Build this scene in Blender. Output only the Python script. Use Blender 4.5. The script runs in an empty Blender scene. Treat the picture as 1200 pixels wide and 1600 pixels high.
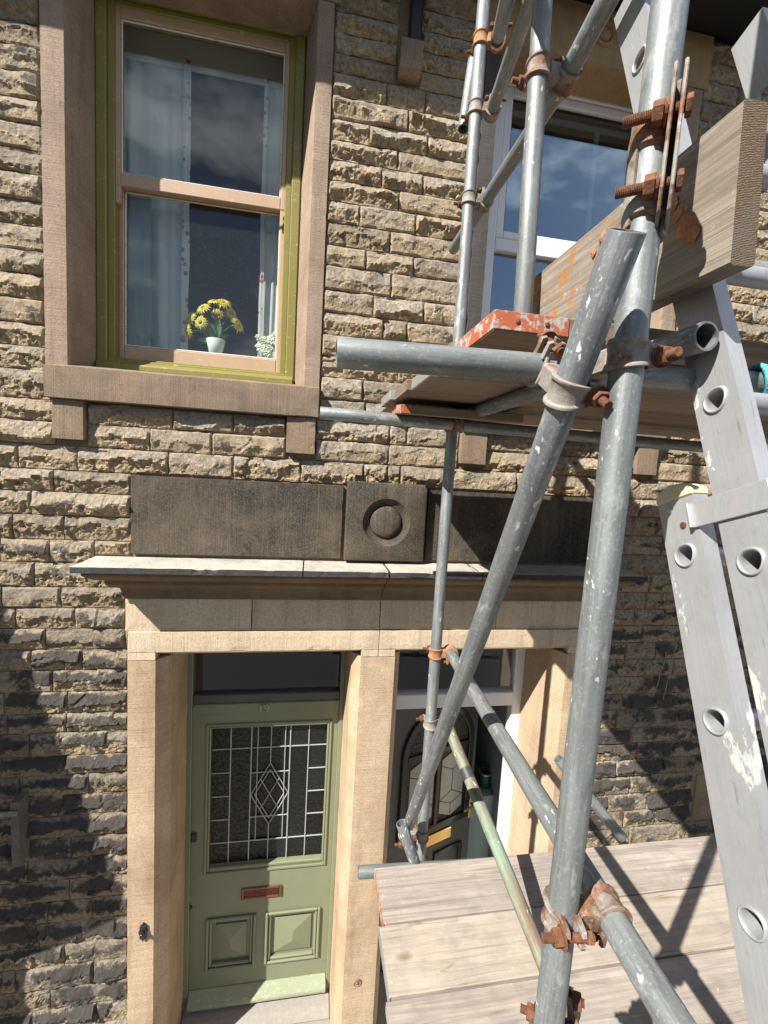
import bpy, bmesh, math, random
from mathutils import Vector, Matrix, noise, Euler
rnd = random.Random(7)
scene = bpy.context.scene
R = math.radians

# ------------------------------------------------------------------ camera
H, D = 3.85, 2.4                      # eye height above the pavement, distance to the house front (y = 0)
YAW, PITCH, ROLL, FPX = R(9.75), R(-5.45), R(-3.27), 680.0
fwd = Vector((math.sin(YAW)*math.cos(PITCH), math.cos(YAW)*math.cos(PITCH), math.sin(PITCH)))
r0 = Vector((math.cos(YAW), -math.sin(YAW), 0)); d0 = -r0.cross(fwd)
right = math.cos(ROLL)*r0 + math.sin(ROLL)*d0
down = -math.sin(ROLL)*r0 + math.cos(ROLL)*d0
cam = bpy.data.objects.new('camera', bpy.data.cameras.new('camera'))
scene.collection.objects.link(cam)
cam.matrix_world = Matrix(((right.x, -down.x, -fwd.x, 0), (right.y, -down.y, -fwd.y, -D), (right.z, -down.z, -fwd.z, H), (0, 0, 0, 1)))
cam.data.sensor_fit = 'VERTICAL'; cam.data.sensor_height = 24.0
cam.data.lens = FPX/1600*24.0
cam.data.clip_start = 0.02; cam.data.clip_end = 2000
scene.camera = cam
# ------------------------------------------------------------------ sky and sun
SUN = Vector((-1.5, -1.0, 1.7)).normalized()
EL = math.asin(SUN.z); ROT = math.atan2(-SUN.x, SUN.y)
world = bpy.data.worlds.new('World'); scene.world = world; world.use_nodes = True
wn = world.node_tree; wn.nodes.clear()
wo = wn.nodes.new('ShaderNodeOutputWorld'); wb = wn.nodes.new('ShaderNodeBackground')
sky = wn.nodes.new('ShaderNodeTexSky'); sky.sky_type = 'NISHITA'; sky.sun_disc = False
sky.sun_elevation = EL; sky.sun_rotation = ROT; sky.altitude = 100; sky.dust_density = 0.6
wc = wn.nodes.new('ShaderNodeTexCoord'); wm = wn.nodes.new('ShaderNodeMapping'); wm.inputs['Scale'].default_value = (1, 1, 2.2)
wno = wn.nodes.new('ShaderNodeTexNoise'); wno.inputs['Scale'].default_value = 3.4; wno.inputs['Detail'].default_value = 9; wno.inputs['Roughness'].default_value = .58
wr = wn.nodes.new('ShaderNodeValToRGB'); wr.color_ramp.elements[0].position = .51; wr.color_ramp.elements[1].position = .72
wmix = wn.nodes.new('ShaderNodeMixRGB'); wmix.inputs['Color2'].default_value = (15.0, 15.3, 15.8, 1)
L = wn.links.new
L(wc.outputs['Generated'], wm.inputs['Vector']); L(wm.outputs['Vector'], wno.inputs['Vector']); L(wno.outputs['Fac'], wr.inputs['Fac'])
L(wr.outputs['Color'], wmix.inputs['Fac']); L(sky.outputs['Color'], wmix.inputs['Color1']); L(wmix.outputs['Color'], wb.inputs['Color'])
wb.inputs['Strength'].default_value = 0.05; L(wb.outputs['Background'], wo.inputs['Surface'])
sl = bpy.data.lights.new('sun', 'SUN'); sl.energy = 4.6; sl.angle = R(0.5); sl.color = (1.0, 0.95, 0.87)
so = bpy.data.objects.new('sun', sl); scene.collection.objects.link(so); so.location = SUN*60
so.rotation_euler = (-SUN).to_track_quat('-Z', 'Y').to_euler()
vs = scene.view_settings; vs.view_transform = 'Standard'; vs.look = 'None'; vs.gamma = 1; vs.use_curve_mapping = False; vs.exposure = 1.15
scene.render.engine = 'CYCLES'
cy = scene.cycles; cy.use_denoising = True; cy.max_bounces = 8; cy.diffuse_bounces = 4; cy.glossy_bounces = 4; cy.transparent_max_bounces = 12; cy.caustics_reflective = False; cy.caustics_refractive = False

# ------------------------------------------------------------------ helpers
def at(px, py, d):
    v = right*((px-600)/FPX) + down*((py-800)/FPX) + fwd
    v = v*(d/v.y)
    return Vector((v.x, v.y-D, v.z+H))
def pt(x, d, z): return Vector((x, d-D, z+H))

class MB:
    def __init__(s): s.v = []; s.f = []; s.m = []
    def add(s, vs, fs, mi=0):
        o = len(s.v); s.v += [tuple(v) for v in vs]; s.f += [tuple(i+o for i in f) for f in fs]; s.m += [mi]*len(fs); return s
    def box(s, x0, x1, y0, y1, z0, z1, mi=0):
        return s.add([(x0,y0,z0),(x1,y0,z0),(x1,y1,z0),(x0,y1,z0),(x0,y0,z1),(x1,y0,z1),(x1,y1,z1),(x0,y1,z1)],
                     [(0,3,2,1),(4,5,6,7),(0,1,5,4),(1,2,6,5),(2,3,7,6),(3,0,4,7)], mi)
    def cyl(s, p0, p1, r, n=16, cap=True, mi=0, r1=None):
        p0, p1 = Vector(p0), Vector(p1); z = (p1-p0).normalized(); a = z.orthogonal().normalized(); b = z.cross(a); r1 = r if r1 is None else r1
        vs = []
        for k in range(n):
            t = 2*math.pi*k/n; q = a*math.cos(t)+b*math.sin(t); vs += [p0+q*r, p1+q*r1]
        fs = [(2*k, 2*((k+1) % n), 2*((k+1) % n)+1, 2*k+1) for k in range(n)]
        if cap: fs += [tuple(2*k for k in reversed(range(n))), tuple(2*k+1 for k in range(n))]
        return s.add(vs, fs, mi)
    def prism(s, poly, y0, y1, mi=0, axis='y'):
        # poly: list of (a, b); axis y: (x, z) outline swept in y;  axis x: (y, z) outline swept in x;  axis z: (x, y) swept in z
        n = len(poly)
        f = {'y': lambda a, b, c: (a, c, b), 'x': lambda a, b, c: (c, a, b), 'z': lambda a, b, c: (a, b, c)}[axis]
        vs = [f(a, b, y0) for a, b in poly]+[f(a, b, y1) for a, b in poly]
        fs = [tuple(range(n)), tuple(reversed(range(n, 2*n)))]+[((k+1) % n, k, n+k, n+(k+1) % n) for k in range(n)]
        return s.add(vs, fs, mi)
    def lathe(s, prof, n=24, mi=0, M=None):
        # prof: list of (r, z)
        M = M or Matrix(); vs = []; fs = []; m = len(prof)
        for k in range(n):
            t = 2*math.pi*k/n
            for r, z in prof: vs.append(M @ Vector((r*math.cos(t), r*math.sin(t), z)))
        for k in range(n):
            for j in range(m-1):
                a, b = k*m+j, ((k+1) % n)*m+j
                fs.append((a, b, b+1, a+1))
        return s.add(vs, fs, mi)
    def build(s, name, mats, parent=None, bevel=0, smooth=False, seg=1, origin=None, normals=True, worn=0):
        me = bpy.data.meshes.new(name)
        vs = s.v
        if origin is not None: vs = [tuple(Vector(v)-Vector(origin)) for v in vs]
        me.from_pydata(vs, [], s.f); me.update()
        mats = mats if isinstance(mats, (list, tuple)) else [mats]
        for m in mats: me.materials.append(m)
        if len(mats) > 1: me.polygons.foreach_set('material_index', s.m)
        if normals or bevel:
            bm = bmesh.new(); bm.from_mesh(me)
            if normals: bmesh.ops.recalc_face_normals(bm, faces=bm.faces)
            if worn:
                for _ in range(6):
                    es = [e for e in bm.edges if e.calc_length() > .045]
                    if not es: break
                    bmesh.ops.subdivide_edges(bm, edges=es, cuts=1, use_grid_fill=True)
                bm.normal_update(); mv = {}
                for v in bm.verts:
                    if any(len(e.link_faces) == 2 and e.calc_face_angle(0) > .5 for e in v.link_edges):
                        q = v.co; a_ = noise.noise(q*9)*.5+noise.noise(q*31)*.5
                        mv[v] = -v.normal*(worn*(.5+.4*noise.noise(q*55))+worn*4.5*max(0, a_-.18))
                    else: mv[v] = v.normal*worn*.35*noise.noise(v.co*14)
                for v, d_ in mv.items(): v.co += d_
            elif bevel:
                es = [e for e in bm.edges if e.is_manifold and e.calc_face_angle(0) > .6]
                bmesh.ops.bevel(bm, geom=es, offset=bevel, segments=seg, affect='EDGES', profile=.6, clamp_overlap=True)
            bm.to_mesh(me); bm.free()
        if smooth: me.polygons.foreach_set('use_smooth', [True]*len(me.polygons))
        ob = bpy.data.objects.new(name, me); scene.collection.objects.link(ob)
        if origin is not None: ob.location = origin
        if parent is not None: attach(ob, parent)
        return ob
def attach(ob, parent):
    ob.parent = parent; ob.matrix_parent_inverse = parent_world(parent).inverted()
def parent_world(p):
    return parent_world(p.parent) @ p.matrix_parent_inverse @ p.matrix_basis if p.parent else p.matrix_basis.copy()
def smooth_angle(ob, deg=35):
    me = ob.data
    me.polygons.foreach_set('use_smooth', [True]*len(me.polygons))
    try: me.set_sharp_from_angle(angle=R(deg))
    except Exception: pass
    return ob
def empty(name, loc, label=None, cat=None, group=None):
    o = bpy.data.objects.new(name, None); scene.collection.objects.link(o); o.location = loc; o.empty_display_size = .05
    return tag(o, label, cat, group) if label else o
def tag(o, label=None, cat=None, group=None, kind=None):
    if label: o['label'] = label
    if cat: o['category'] = cat
    if group: o['group'] = group
    if kind: o['kind'] = kind
    return o

# ------------------------------------------------------------------ materials
class NT:
    def __init__(s, name):
        s.mat = bpy.data.materials.new(name); s.mat.use_nodes = True; s.t = s.mat.node_tree; s.t.nodes.clear()
        s.out = s.t.nodes.new('ShaderNodeOutputMaterial')
    def n(s, typ, props=None, **inp):
        nd = s.t.nodes.new('ShaderNode'+typ)
        for k, v in (props or {}).items(): setattr(nd, k, v)
        for k, v in inp.items():
            k = k.replace('_', ' ')
            sock = nd.inputs[int(k[1:])] if k[0] == 'i' and k[1:].isdigit() else nd.inputs[k]
            if isinstance(v, bpy.types.NodeSocket): s.t.links.new(v, sock)
            else: sock.default_value = v
        return nd
    def obj(s): return s.n('TexCoord').outputs['Object']
    def pos(s): return s.n('NewGeometry').outputs['Position']
    def map(s, v, scale=(1,1,1), rot=(0,0,0), loc=(0,0,0)): return s.n('Mapping', Vector=v, Scale=scale, Rotation=rot, Location=loc).outputs['Vector']
    def noise(s, v, scale, detail=6, rough=.55, dist=0): return s.n('TexNoise', Vector=v, Scale=scale, Detail=detail, Roughness=rough, Distortion=dist).outputs['Fac']
    def ramp(s, f, *st):
        nd = s.n('ValToRGB', Fac=f); e = nd.color_ramp.elements
        while len(e) < len(st): e.new(.5)
        for q, (p, c) in zip(e, st):
            q.position = p; q.color = (c, c, c, 1) if isinstance(c, (int, float)) else (*c, 1)
        return nd.outputs['Color']
    def mix(s, f, a, b, mode='MIX'):
        c = lambda v: v if isinstance(v, bpy.types.NodeSocket) else (*v, 1)
        return s.n('MixRGB', {'blend_type': mode}, Fac=f, Color1=c(a), Color2=c(b)).outputs['Color']
    def math(s, op, a, b=0.0, clamp=False): return s.n('Math', {'operation': op, 'use_clamp': clamp}, i0=a, i1=b).outputs[0]
    def bump(s, h, strength=.5, dist=.005, normal=None):
        kw = dict(Height=h, Strength=strength, Distance=dist)
        if normal is not None: kw['Normal'] = normal
        return s.n('Bump', **kw).outputs['Normal']
    def bsdf(s, col, rough=.8, metal=0.0, normal=None, spec=.5, **kw):
        c = col if isinstance(col, bpy.types.NodeSocket) else (*col, 1)
        b = s.n('BsdfPrincipled', Base_Color=c, Roughness=rough, Metallic=metal, **kw)
        b.inputs['Specular IOR Level'].default_value = spec
        if normal is not None: s.t.links.new(normal, b.inputs['Normal'])
        s.t.links.new(b.outputs[0], s.out.inputs['Surface']); return s.mat
    def rand(s): return s.n('ObjectInfo').outputs['Random']

def m_rock():
    t = NT('rock_faced_sandstone'); p = t.pos(); r = t.rand()
    at_ = t.n('Attribute', {'attribute_name': 'rock'}); sep = t.n('SeparateColor', Color=at_.outputs['Color'])
    fresh, prot = sep.outputs[0], sep.outputs[1]
    z = t.n('SeparateXYZ', Vector=p).outputs['Z']
    n1 = t.noise(p, 9, 8, .6); n2 = t.noise(p, 55, 8, .65); n3 = t.noise(p, 3.1, 4)
    nb = t.noise(t.map(p, (6, 6, 38)), 1.6, 5, .6, .6)
    warm = t.mix(t.ramp(n2, (.3, 0), (.72, 1)), (.170, .115, .058), (.56, .43, .25))
    grey = t.mix(t.ramp(n2, (.3, 0), (.7, 1)), (.120, .106, .090), (.45, .405, .34))
    f = t.math('ADD', t.math('MULTIPLY', fresh, .75), t.math('SUBTRACT', n1, .42), True)
    c = t.mix(f, grey, warm)
    c = t.mix(t.ramp(r, (.55, 0), (.95, .5)), c, (.36, .27, .17), 'MIX')
    c = t.mix(t.ramp(r, (.0, .45), (.35, 0)), c, (.11, .085, .06), 'MIX')
    c = t.mix(t.ramp(nb, (.45, 0), (.75, .45)), c, (.30, .215, .13))
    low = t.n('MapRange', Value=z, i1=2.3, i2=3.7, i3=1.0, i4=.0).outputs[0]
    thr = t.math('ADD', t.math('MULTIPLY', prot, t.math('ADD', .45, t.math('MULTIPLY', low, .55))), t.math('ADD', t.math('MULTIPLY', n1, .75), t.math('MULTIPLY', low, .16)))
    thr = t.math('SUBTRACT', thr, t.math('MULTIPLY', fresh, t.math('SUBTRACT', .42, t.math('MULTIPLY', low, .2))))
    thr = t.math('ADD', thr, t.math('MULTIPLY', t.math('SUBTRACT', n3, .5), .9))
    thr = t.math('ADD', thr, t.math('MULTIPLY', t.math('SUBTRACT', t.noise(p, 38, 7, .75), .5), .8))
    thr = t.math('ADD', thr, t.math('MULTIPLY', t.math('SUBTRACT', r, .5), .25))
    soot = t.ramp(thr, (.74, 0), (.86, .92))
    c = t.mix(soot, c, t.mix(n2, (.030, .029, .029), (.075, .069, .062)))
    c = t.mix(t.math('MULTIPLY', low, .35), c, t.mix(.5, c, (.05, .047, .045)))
    lich = t.ramp(t.noise(p, 24, 6, .7), (.66, 0), (.74, .6))
    c = t.mix(lich, c, (.42, .385, .33))
    nrm = t.bump(t.noise(p, 210, 6, .75), .8, .004)
    nrm = t.bump(n2, .5, .010, nrm)
    return t.bsdf(c, .92, normal=nrm, spec=.25)
def m_mortar():
    t = NT('lime_mortar'); p = t.pos(); n = t.noise(p, 60, 6, .7)
    c = t.mix(t.noise(p, 5), (.17, .128, .08), (.33, .255, .165)); c = t.mix(t.ramp(n, (.35, .5), (.6, 0)), c, (.14, .115, .085))
    return t.bsdf(c, .95, normal=t.bump(n, .6, .006), spec=.2)
def m_dressed(name, lo, hi, stain, stain_amt=.5, tool='h', band=None, spec=.25):
    t = NT(name); p = t.pos(); r = t.rand()
    off = t.n('CombineXYZ', X=t.math('MULTIPLY', r, 7.0), Y=t.math('MULTIPLY', r, 3.0), Z=t.math('MULTIPLY', r, 5.0)).outputs[0]
    q = t.n('VectorMath', {'operation': 'ADD'}, i0=p, i1=off).outputs[0]
    n1 = t.noise(q, 3.5, 7, .6, .4); n2 = t.noise(p, 130, 4, .6)
    c = t.mix(n1, lo, hi)
    if band:
        w = t.noise(t.map(q, (1.6, 1.6, 1.1), rot=(.3, .5, 0)), band[0], 2, .4, .3)
        w = t.math('FRACT', t.math('MULTIPLY', w, 5.0))
        c = t.mix(t.math('MULTIPLY', t.ramp(w, (.0, 0), (.70, .15), (.96, 1), (1.0, 0)), band[2]), c, band[1])
    s = t.ramp(t.noise(q, 2.1, 8, .66, .8), (.45, 0), (.72, stain_amt))
    c = t.mix(s, c, stain)
    c = t.mix(t.ramp(n2, (.38, .34), (.54, 0)), c, stain)
    pit = t.math('MULTIPLY', t.ramp(t.noise(p, 48, 5, .7), (.64, 0), (.69, .8)), t.ramp(t.noise(q, 3.0, 3), (.46, 0), (.58, 1))); c = t.mix(pit, c, stain)
    drip = t.ramp(t.noise(t.map(q, (16, 16, 1.4)), 1.0, 5, .65), (.52, 0), (.72, .38)); c = t.mix(drip, c, stain)
    sc = (2, 2, 150) if tool == 'h' else (150, 40, 2)
    tl = t.noise(t.map(p, sc), 1.0, 3, .6, .2)
    c = t.mix(t.math('MULTIPLY', t.ramp(tl, (.3, 1), (.48, 0)), .28), c, stain)
    nrm = t.bump(tl, .45, .004); nrm = t.bump(n2, .5, .003, nrm); nrm = t.bump(pit, -.6, .005, nrm)
    return t.bsdf(c, .9, normal=nrm, spec=spec)
def m_paint(name, col, rough=.45, chip=None, chip_amt=.0, dirt=(.12, .11, .09), grain=True):
    t = NT(name); p = t.pos(); n = t.noise(p, 7, 6, .6)
    c = t.mix(t.ramp(n, (.35, 0), (.75, .35)), col, tuple(v*.72 for v in col))
    c = t.mix(t.ramp(t.noise(p, 45, 8, .7), (.55, 0), (.8, .35)), c, dirt)
    if chip: c = t.mix(t.ramp(t.noise(t.map(p, (1, 1, 2.2)), 26, 8, .72), (.63-chip_amt*.2, 0), (.66-chip_amt*.2, 1)), c, chip)
    nr = t.bump(t.noise(t.map(p, (8, 8, 1)) if grain else p, 30, 5, .6), .12, .004)
    return t.bsdf(c, rough, normal=nr)
def m_galv(name='galvanised_steel', tint=(.265, .287, .287), dark=0, spat=1.0, green=None, rust=None):
    t = NT(name); o = t.obj(); r = t.rand()
    off = t.n('CombineXYZ', X=t.math('MULTIPLY', r, 3.0), Y=t.math('MULTIPLY', r, 5.0), Z=t.math('MULTIPLY', r, 9.0)).outputs[0]
    o = t.n('VectorMath', {'operation': 'ADD'}, i0=o, i1=off).outputs[0]
    st = t.noise(t.map(o, (60, 60, 5)), 1.0, 6, .65); n2 = t.noise(o, 26, 6, .6); n3 = t.noise(o, 4.0, 5, .6)
    c = t.mix(t.ramp(st, (.30, 0), (.70, 1)), tuple(v*.52 for v in tint), tuple(min(1, v*1.42) for v in tint))
    fine = t.noise(t.map(o, (330, 330, 9)), 1.0, 4, .6); c = t.mix(t.ramp(fine, (.36, .55), (.47, 0)), c, (.13, .14, .145)); c = t.mix(t.ramp(t.noise(o, 160, 4, .6), (.56, 0), (.70, .5)), c, (.58, .60, .60))
    c = t.mix(t.ramp(n3, (.35, 0), (.7, .45)), c, tuple(v*.55 for v in tint))
    c = t.mix(t.ramp(t.noise(t.map(o, (30, 30, 12)), 1.0, 8, .7), (.56, 0), (.68, .55)), c, (.62, .64, .63))
    c = t.mix(t.ramp(r, (0, .0), (1, .42)), c, tuple(v*.5 for v in tint)); c = t.mix(t.ramp(t.noise(t.map(o, (20, 20, 1.5)), 1.0, 5, .6), (.58, 0), (.72, .5)), c, (.20, .15, .11))
    if rust: c = t.mix(t.ramp(t.noise(t.map(o, (14, 14, 3)), 1.2, 7, .7), (.34, 0), (.5, .9)), c, rust)
    if green: c = t.mix(t.ramp(t.noise(t.map(o, (16, 16, 2)), 1.1, 7, .7), (.46, 0), (.60, .8)), c, green)
    dk = t.ramp(t.noise(t.map(o, (40, 40, 14)), 1.0, 5, .6), (.62, 0), (.72, .6)); c = t.mix(dk, c, (.10, .11, .11))
    sp = t.ramp(t.noise(t.map(o, (70, 70, 34)), 1.0, 3, .5), (.70-.02*spat, 0), (.735-.02*spat, 1)); sp = t.math('MULTIPLY', sp, t.ramp(t.noise(o, 6, 2), (.42, 0), (.55, .9)))
    c = t.mix(sp, c, (.78, .77, .73))
    met = t.math('MULTIPLY', t.math('SUBTRACT', 1.0, sp), .08 if green else .34)
    rg = t.n('MapRange', Value=n2, i3=.62 if green else .40, i4=.85 if green else .68).outputs[0]
    return t.bsdf(c, rg, metal=met, normal=t.bump(t.noise(o, 90, 6, .6), .25, .002))
def m_rust(name, a, b, spec=.3, metal=0.0):
    t = NT(name); p = t.pos(); n = t.noise(p, 90, 8, .7); n2 = t.noise(p, 22, 5)
    c = t.mix(t.ramp(n, (.3, 0), (.7, 1)), a, b); c = t.mix(t.ramp(n2, (.45, 0), (.7, .5)), c, tuple(v*.4 for v in a))
    return t.bsdf(c, .85, metal=metal, normal=t.bump(n, .8, .004), spec=spec)
def m_coupler(name, rustiness=.5):
    t = NT(name); p = t.pos(); n = t.noise(p, 70, 7, .7); n2 = t.noise(p, 19, 6, .65)
    steel = t.mix(n, (.17, .155, .14), (.40, .37, .33)); ru = t.mix(t.ramp(n, (.35, 0), (.65, 1)), (.10, .045, .026), (.29, .15, .085))
    f = t.ramp(t.math('ADD', n2, (rustiness-.5)*.5), (.44, 0), (.56, 1)); c = t.mix(f, steel, ru)
    c = t.mix(t.ramp(t.noise(p, 120, 5, .7), (.58, 0), (.68, .7)), c, (.52, .47, .40))
    return t.bsdf(c, .68, metal=.15, normal=t.bump(n, .6, .003), spec=.35)
def m_wood(name, a, b, knots=(.2, .13, .08), stain=None, axis=0, rough=.85, grain=1.0, dirt=.4):
    t = NT(name); o = t.obj(); r = t.rand()
    off = t.n('CombineXYZ', X=t.math('MULTIPLY', r, 11.0), Y=t.math('MULTIPLY', r, 7.0), Z=t.math('MULTIPLY', r, 5.0)).outputs[0]
    q = t.n('VectorMath', {'operation': 'ADD'}, i0=o, i1=off).outputs[0]
    g = t.noise(t.map(q, (2.2, 60, 60)), 1.0, 8, .7, .9); big = t.noise(t.map(q, (1.5, 6, 6)), 1.0, 5)
    c = t.mix(t.ramp(g, (.34, 0), (.64, 1)), a, b)
    c = t.mix(t.ramp(big, (.42, 0), (.7, .5)), c, tuple(v*.72 for v in a))
    c = t.mix(t.ramp(r, (0, 0), (1, .3)), c, (.42, .36, .30))
    crack = t.ramp(t.noise(t.map(q, (1.2, 26, 26)), 1.0, 2, .5, .5), (.485, 0), (.5, .8), (.515, 0))
    crack = t.math('MULTIPLY', crack, t.ramp(t.noise(q, 3.0, 2), (.5, 0), (.6, 1)))
    c = t.mix(crack, c, knots)
    v = t.n('TexVoronoi', Vector=t.map(q, (2.6, 5, 5)), Scale=1.0).outputs['Distance']
    c = t.mix(t.ramp(v, (.05, .75), (.10, 0)), c, knots)
    c = t.mix(t.ramp(t.noise(q, 14, 8, .7), (.5, 0), (.75, dirt)), c, (.16, .14, .12))
    spl = t.math('MULTIPLY', t.ramp(t.noise(q, 34, 6, .75), (.62, 0), (.66, .8)), t.ramp(t.noise(q, 2.5, 2), (.48, 0), (.6, 1))); c = t.mix(spl, c, (.55, .53, .49))
    scf = t.ramp(t.noise(t.map(q, (3, 3, 3), rot=(0, 0, .6)), 2.0, 6, .7), (.46, 0), (.74, .62)); c = t.mix(scf, c, (.24, .215, .19))
    if stain: c = t.mix(t.ramp(t.noise(q, 9, 6, .65), (.58, 0), (.63, 1)), c, stain)
    nr = t.bump(g, .5*grain, .004); nr = t.bump(crack, -.6, .006, nr)
    return t.bsdf(c, rough, normal=nr, spec=.25)
def m_glass(name, tint=(.93, .97, .96), ior=1.5, dust=.0, gain=1.25, refl=(1, 1, 1)):
    t = NT(name); bf = t.n('NewGeometry').outputs['Backfacing']
    fr = t.n('Fresnel', IOR=t.n('MapRange', Value=bf, i1=0.0, i2=1.0, i3=ior, i4=1/ior).outputs[0]).outputs[0]
    tr = t.n('BsdfTransparent', Color=(*tint, 1)).outputs[0]
    nr = t.bump(t.noise(t.pos(), 2.2, 2, .4), .04, .02)
    gl = t.n('BsdfGlossy', Color=(*refl, 1), Roughness=.012, Normal=nr).outputs[0]
    sh = t.n('MixShader', i0=t.math('MULTIPLY', fr, gain, True), i1=tr, i2=gl).outputs[0]
    if dust:
        df = t.n('BsdfDiffuse', Color=(.55, .55, .55, 1)).outputs[0]
        sp = t.math('ADD', t.math('MULTIPLY', t.ramp(t.noise(t.pos(), 95, 4, .7), (.56, 0), (.72, 1)), dust), dust*.2)
        sh = t.n('MixShader', i0=sp, i1=sh, i2=df).outputs[0]
    t.t.links.new(sh, t.out.inputs['Surface']); return t.mat
def m_plain(name, col, rough=.6, metal=0.0, bump=0, scale=60, var=.25, spec=.5, space='pos'):
    t = NT(name); p = t.pos() if space == 'pos' else t.obj(); n = t.noise(p, scale, 5, .6)
    c = t.mix(n, tuple(v*(1-var) for v in col), tuple(min(1, v*(1+var)) for v in col))
    return t.bsdf(c, rough, metal=metal, normal=t.bump(n, bump, .004) if bump else None, spec=spec)
def m_alu():
    t = NT('brushed_aluminium'); o = t.obj()
    g = t.noise(t.map(o, (240, 240, 5)), 1.0, 5, .6); n = t.noise(o, 7, 7, .65)
    c = t.mix(g, (.38, .39, .40), (.51, .52, .53)); c = t.mix(t.ramp(n, (.40, 0), (.7, .5)), c, (.30, .30, .295)); c = t.mix(t.ramp(t.noise(o, 60, 7, .7), (.55, 0), (.72, .4)), c, (.27, .27, .27))
    wp = t.ramp(t.noise(t.map(o, (9, 9, 4)), 1.0, 8, .72), (.60, 0), (.62, .95)); c = t.mix(wp, c, (.80, .80, .78)); scr = t.ramp(t.noise(t.map(o, (160, 160, 12), rot=(.15, .1, 0)), 1.0, 3, .6), (.30, .6), (.36, 0)); c = t.mix(scr, c, (.22, .22, .22))
    pk = t.ramp(t.noise(t.map(o, (5, 5, 3), loc=(3, 1, 7)), 1.0, 6, .7), (.62, 0), (.74, .55)); c = t.mix(pk, c, (.62, .45, .46))
    return t.bsdf(c, t.n('MapRange', Value=n, i3=.38, i4=.6).outputs[0], metal=.45, normal=t.bump(g, .12, .002))
def m_chipped(name, a, b):
    t = NT(name); p = t.pos(); f = t.ramp(t.noise(p, 38, 8, .72), (.50, 0), (.56, 1))
    c = t.mix(f, a, b); c = t.mix(t.ramp(t.noise(p, 120, 5), (.5, 0), (.7, .5)), c, (.25, .1, .05))
    return t.bsdf(c, .6, normal=t.bump(f, .3, .002))
def m_leadglass():
    t = NT('obscure_leaded_glass'); p = t.pos(); r = t.rand()
    n = t.noise(p, 42, 3, .5, .8); c = t.mix(r, (.004, .005, .005), (.014, .017, .016))
    return t.bsdf(c, .06, normal=t.bump(n, .9, .012), spec=.35)
def m_curtain(name, a, b):
    t = NT(name); p = t.pos(); n = t.noise(t.map(p, (30, 30, 6)), 1.0, 5); c = t.mix(n, a, b)
    d = t.n('BsdfDiffuse', Color=c).outputs[0]; tl = t.n('BsdfTranslucent', Color=c).outputs[0]
    t.t.links.new(t.n('MixShader', i0=.35, i1=d, i2=tl).outputs[0], t.out.inputs['Surface']); return t.mat
def m_floral():
    t = NT('floral_curtain_edge'); p = t.pos(); v = t.n('TexVoronoi', Vector=p, Scale=22.0)
    f = t.ramp(v.outputs['Distance'], (.22, 1), (.34, 0)); c = t.mix(f, (.62, .60, .58), (.34, .12, .15))
    return t.bsdf(c, .9)

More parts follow.
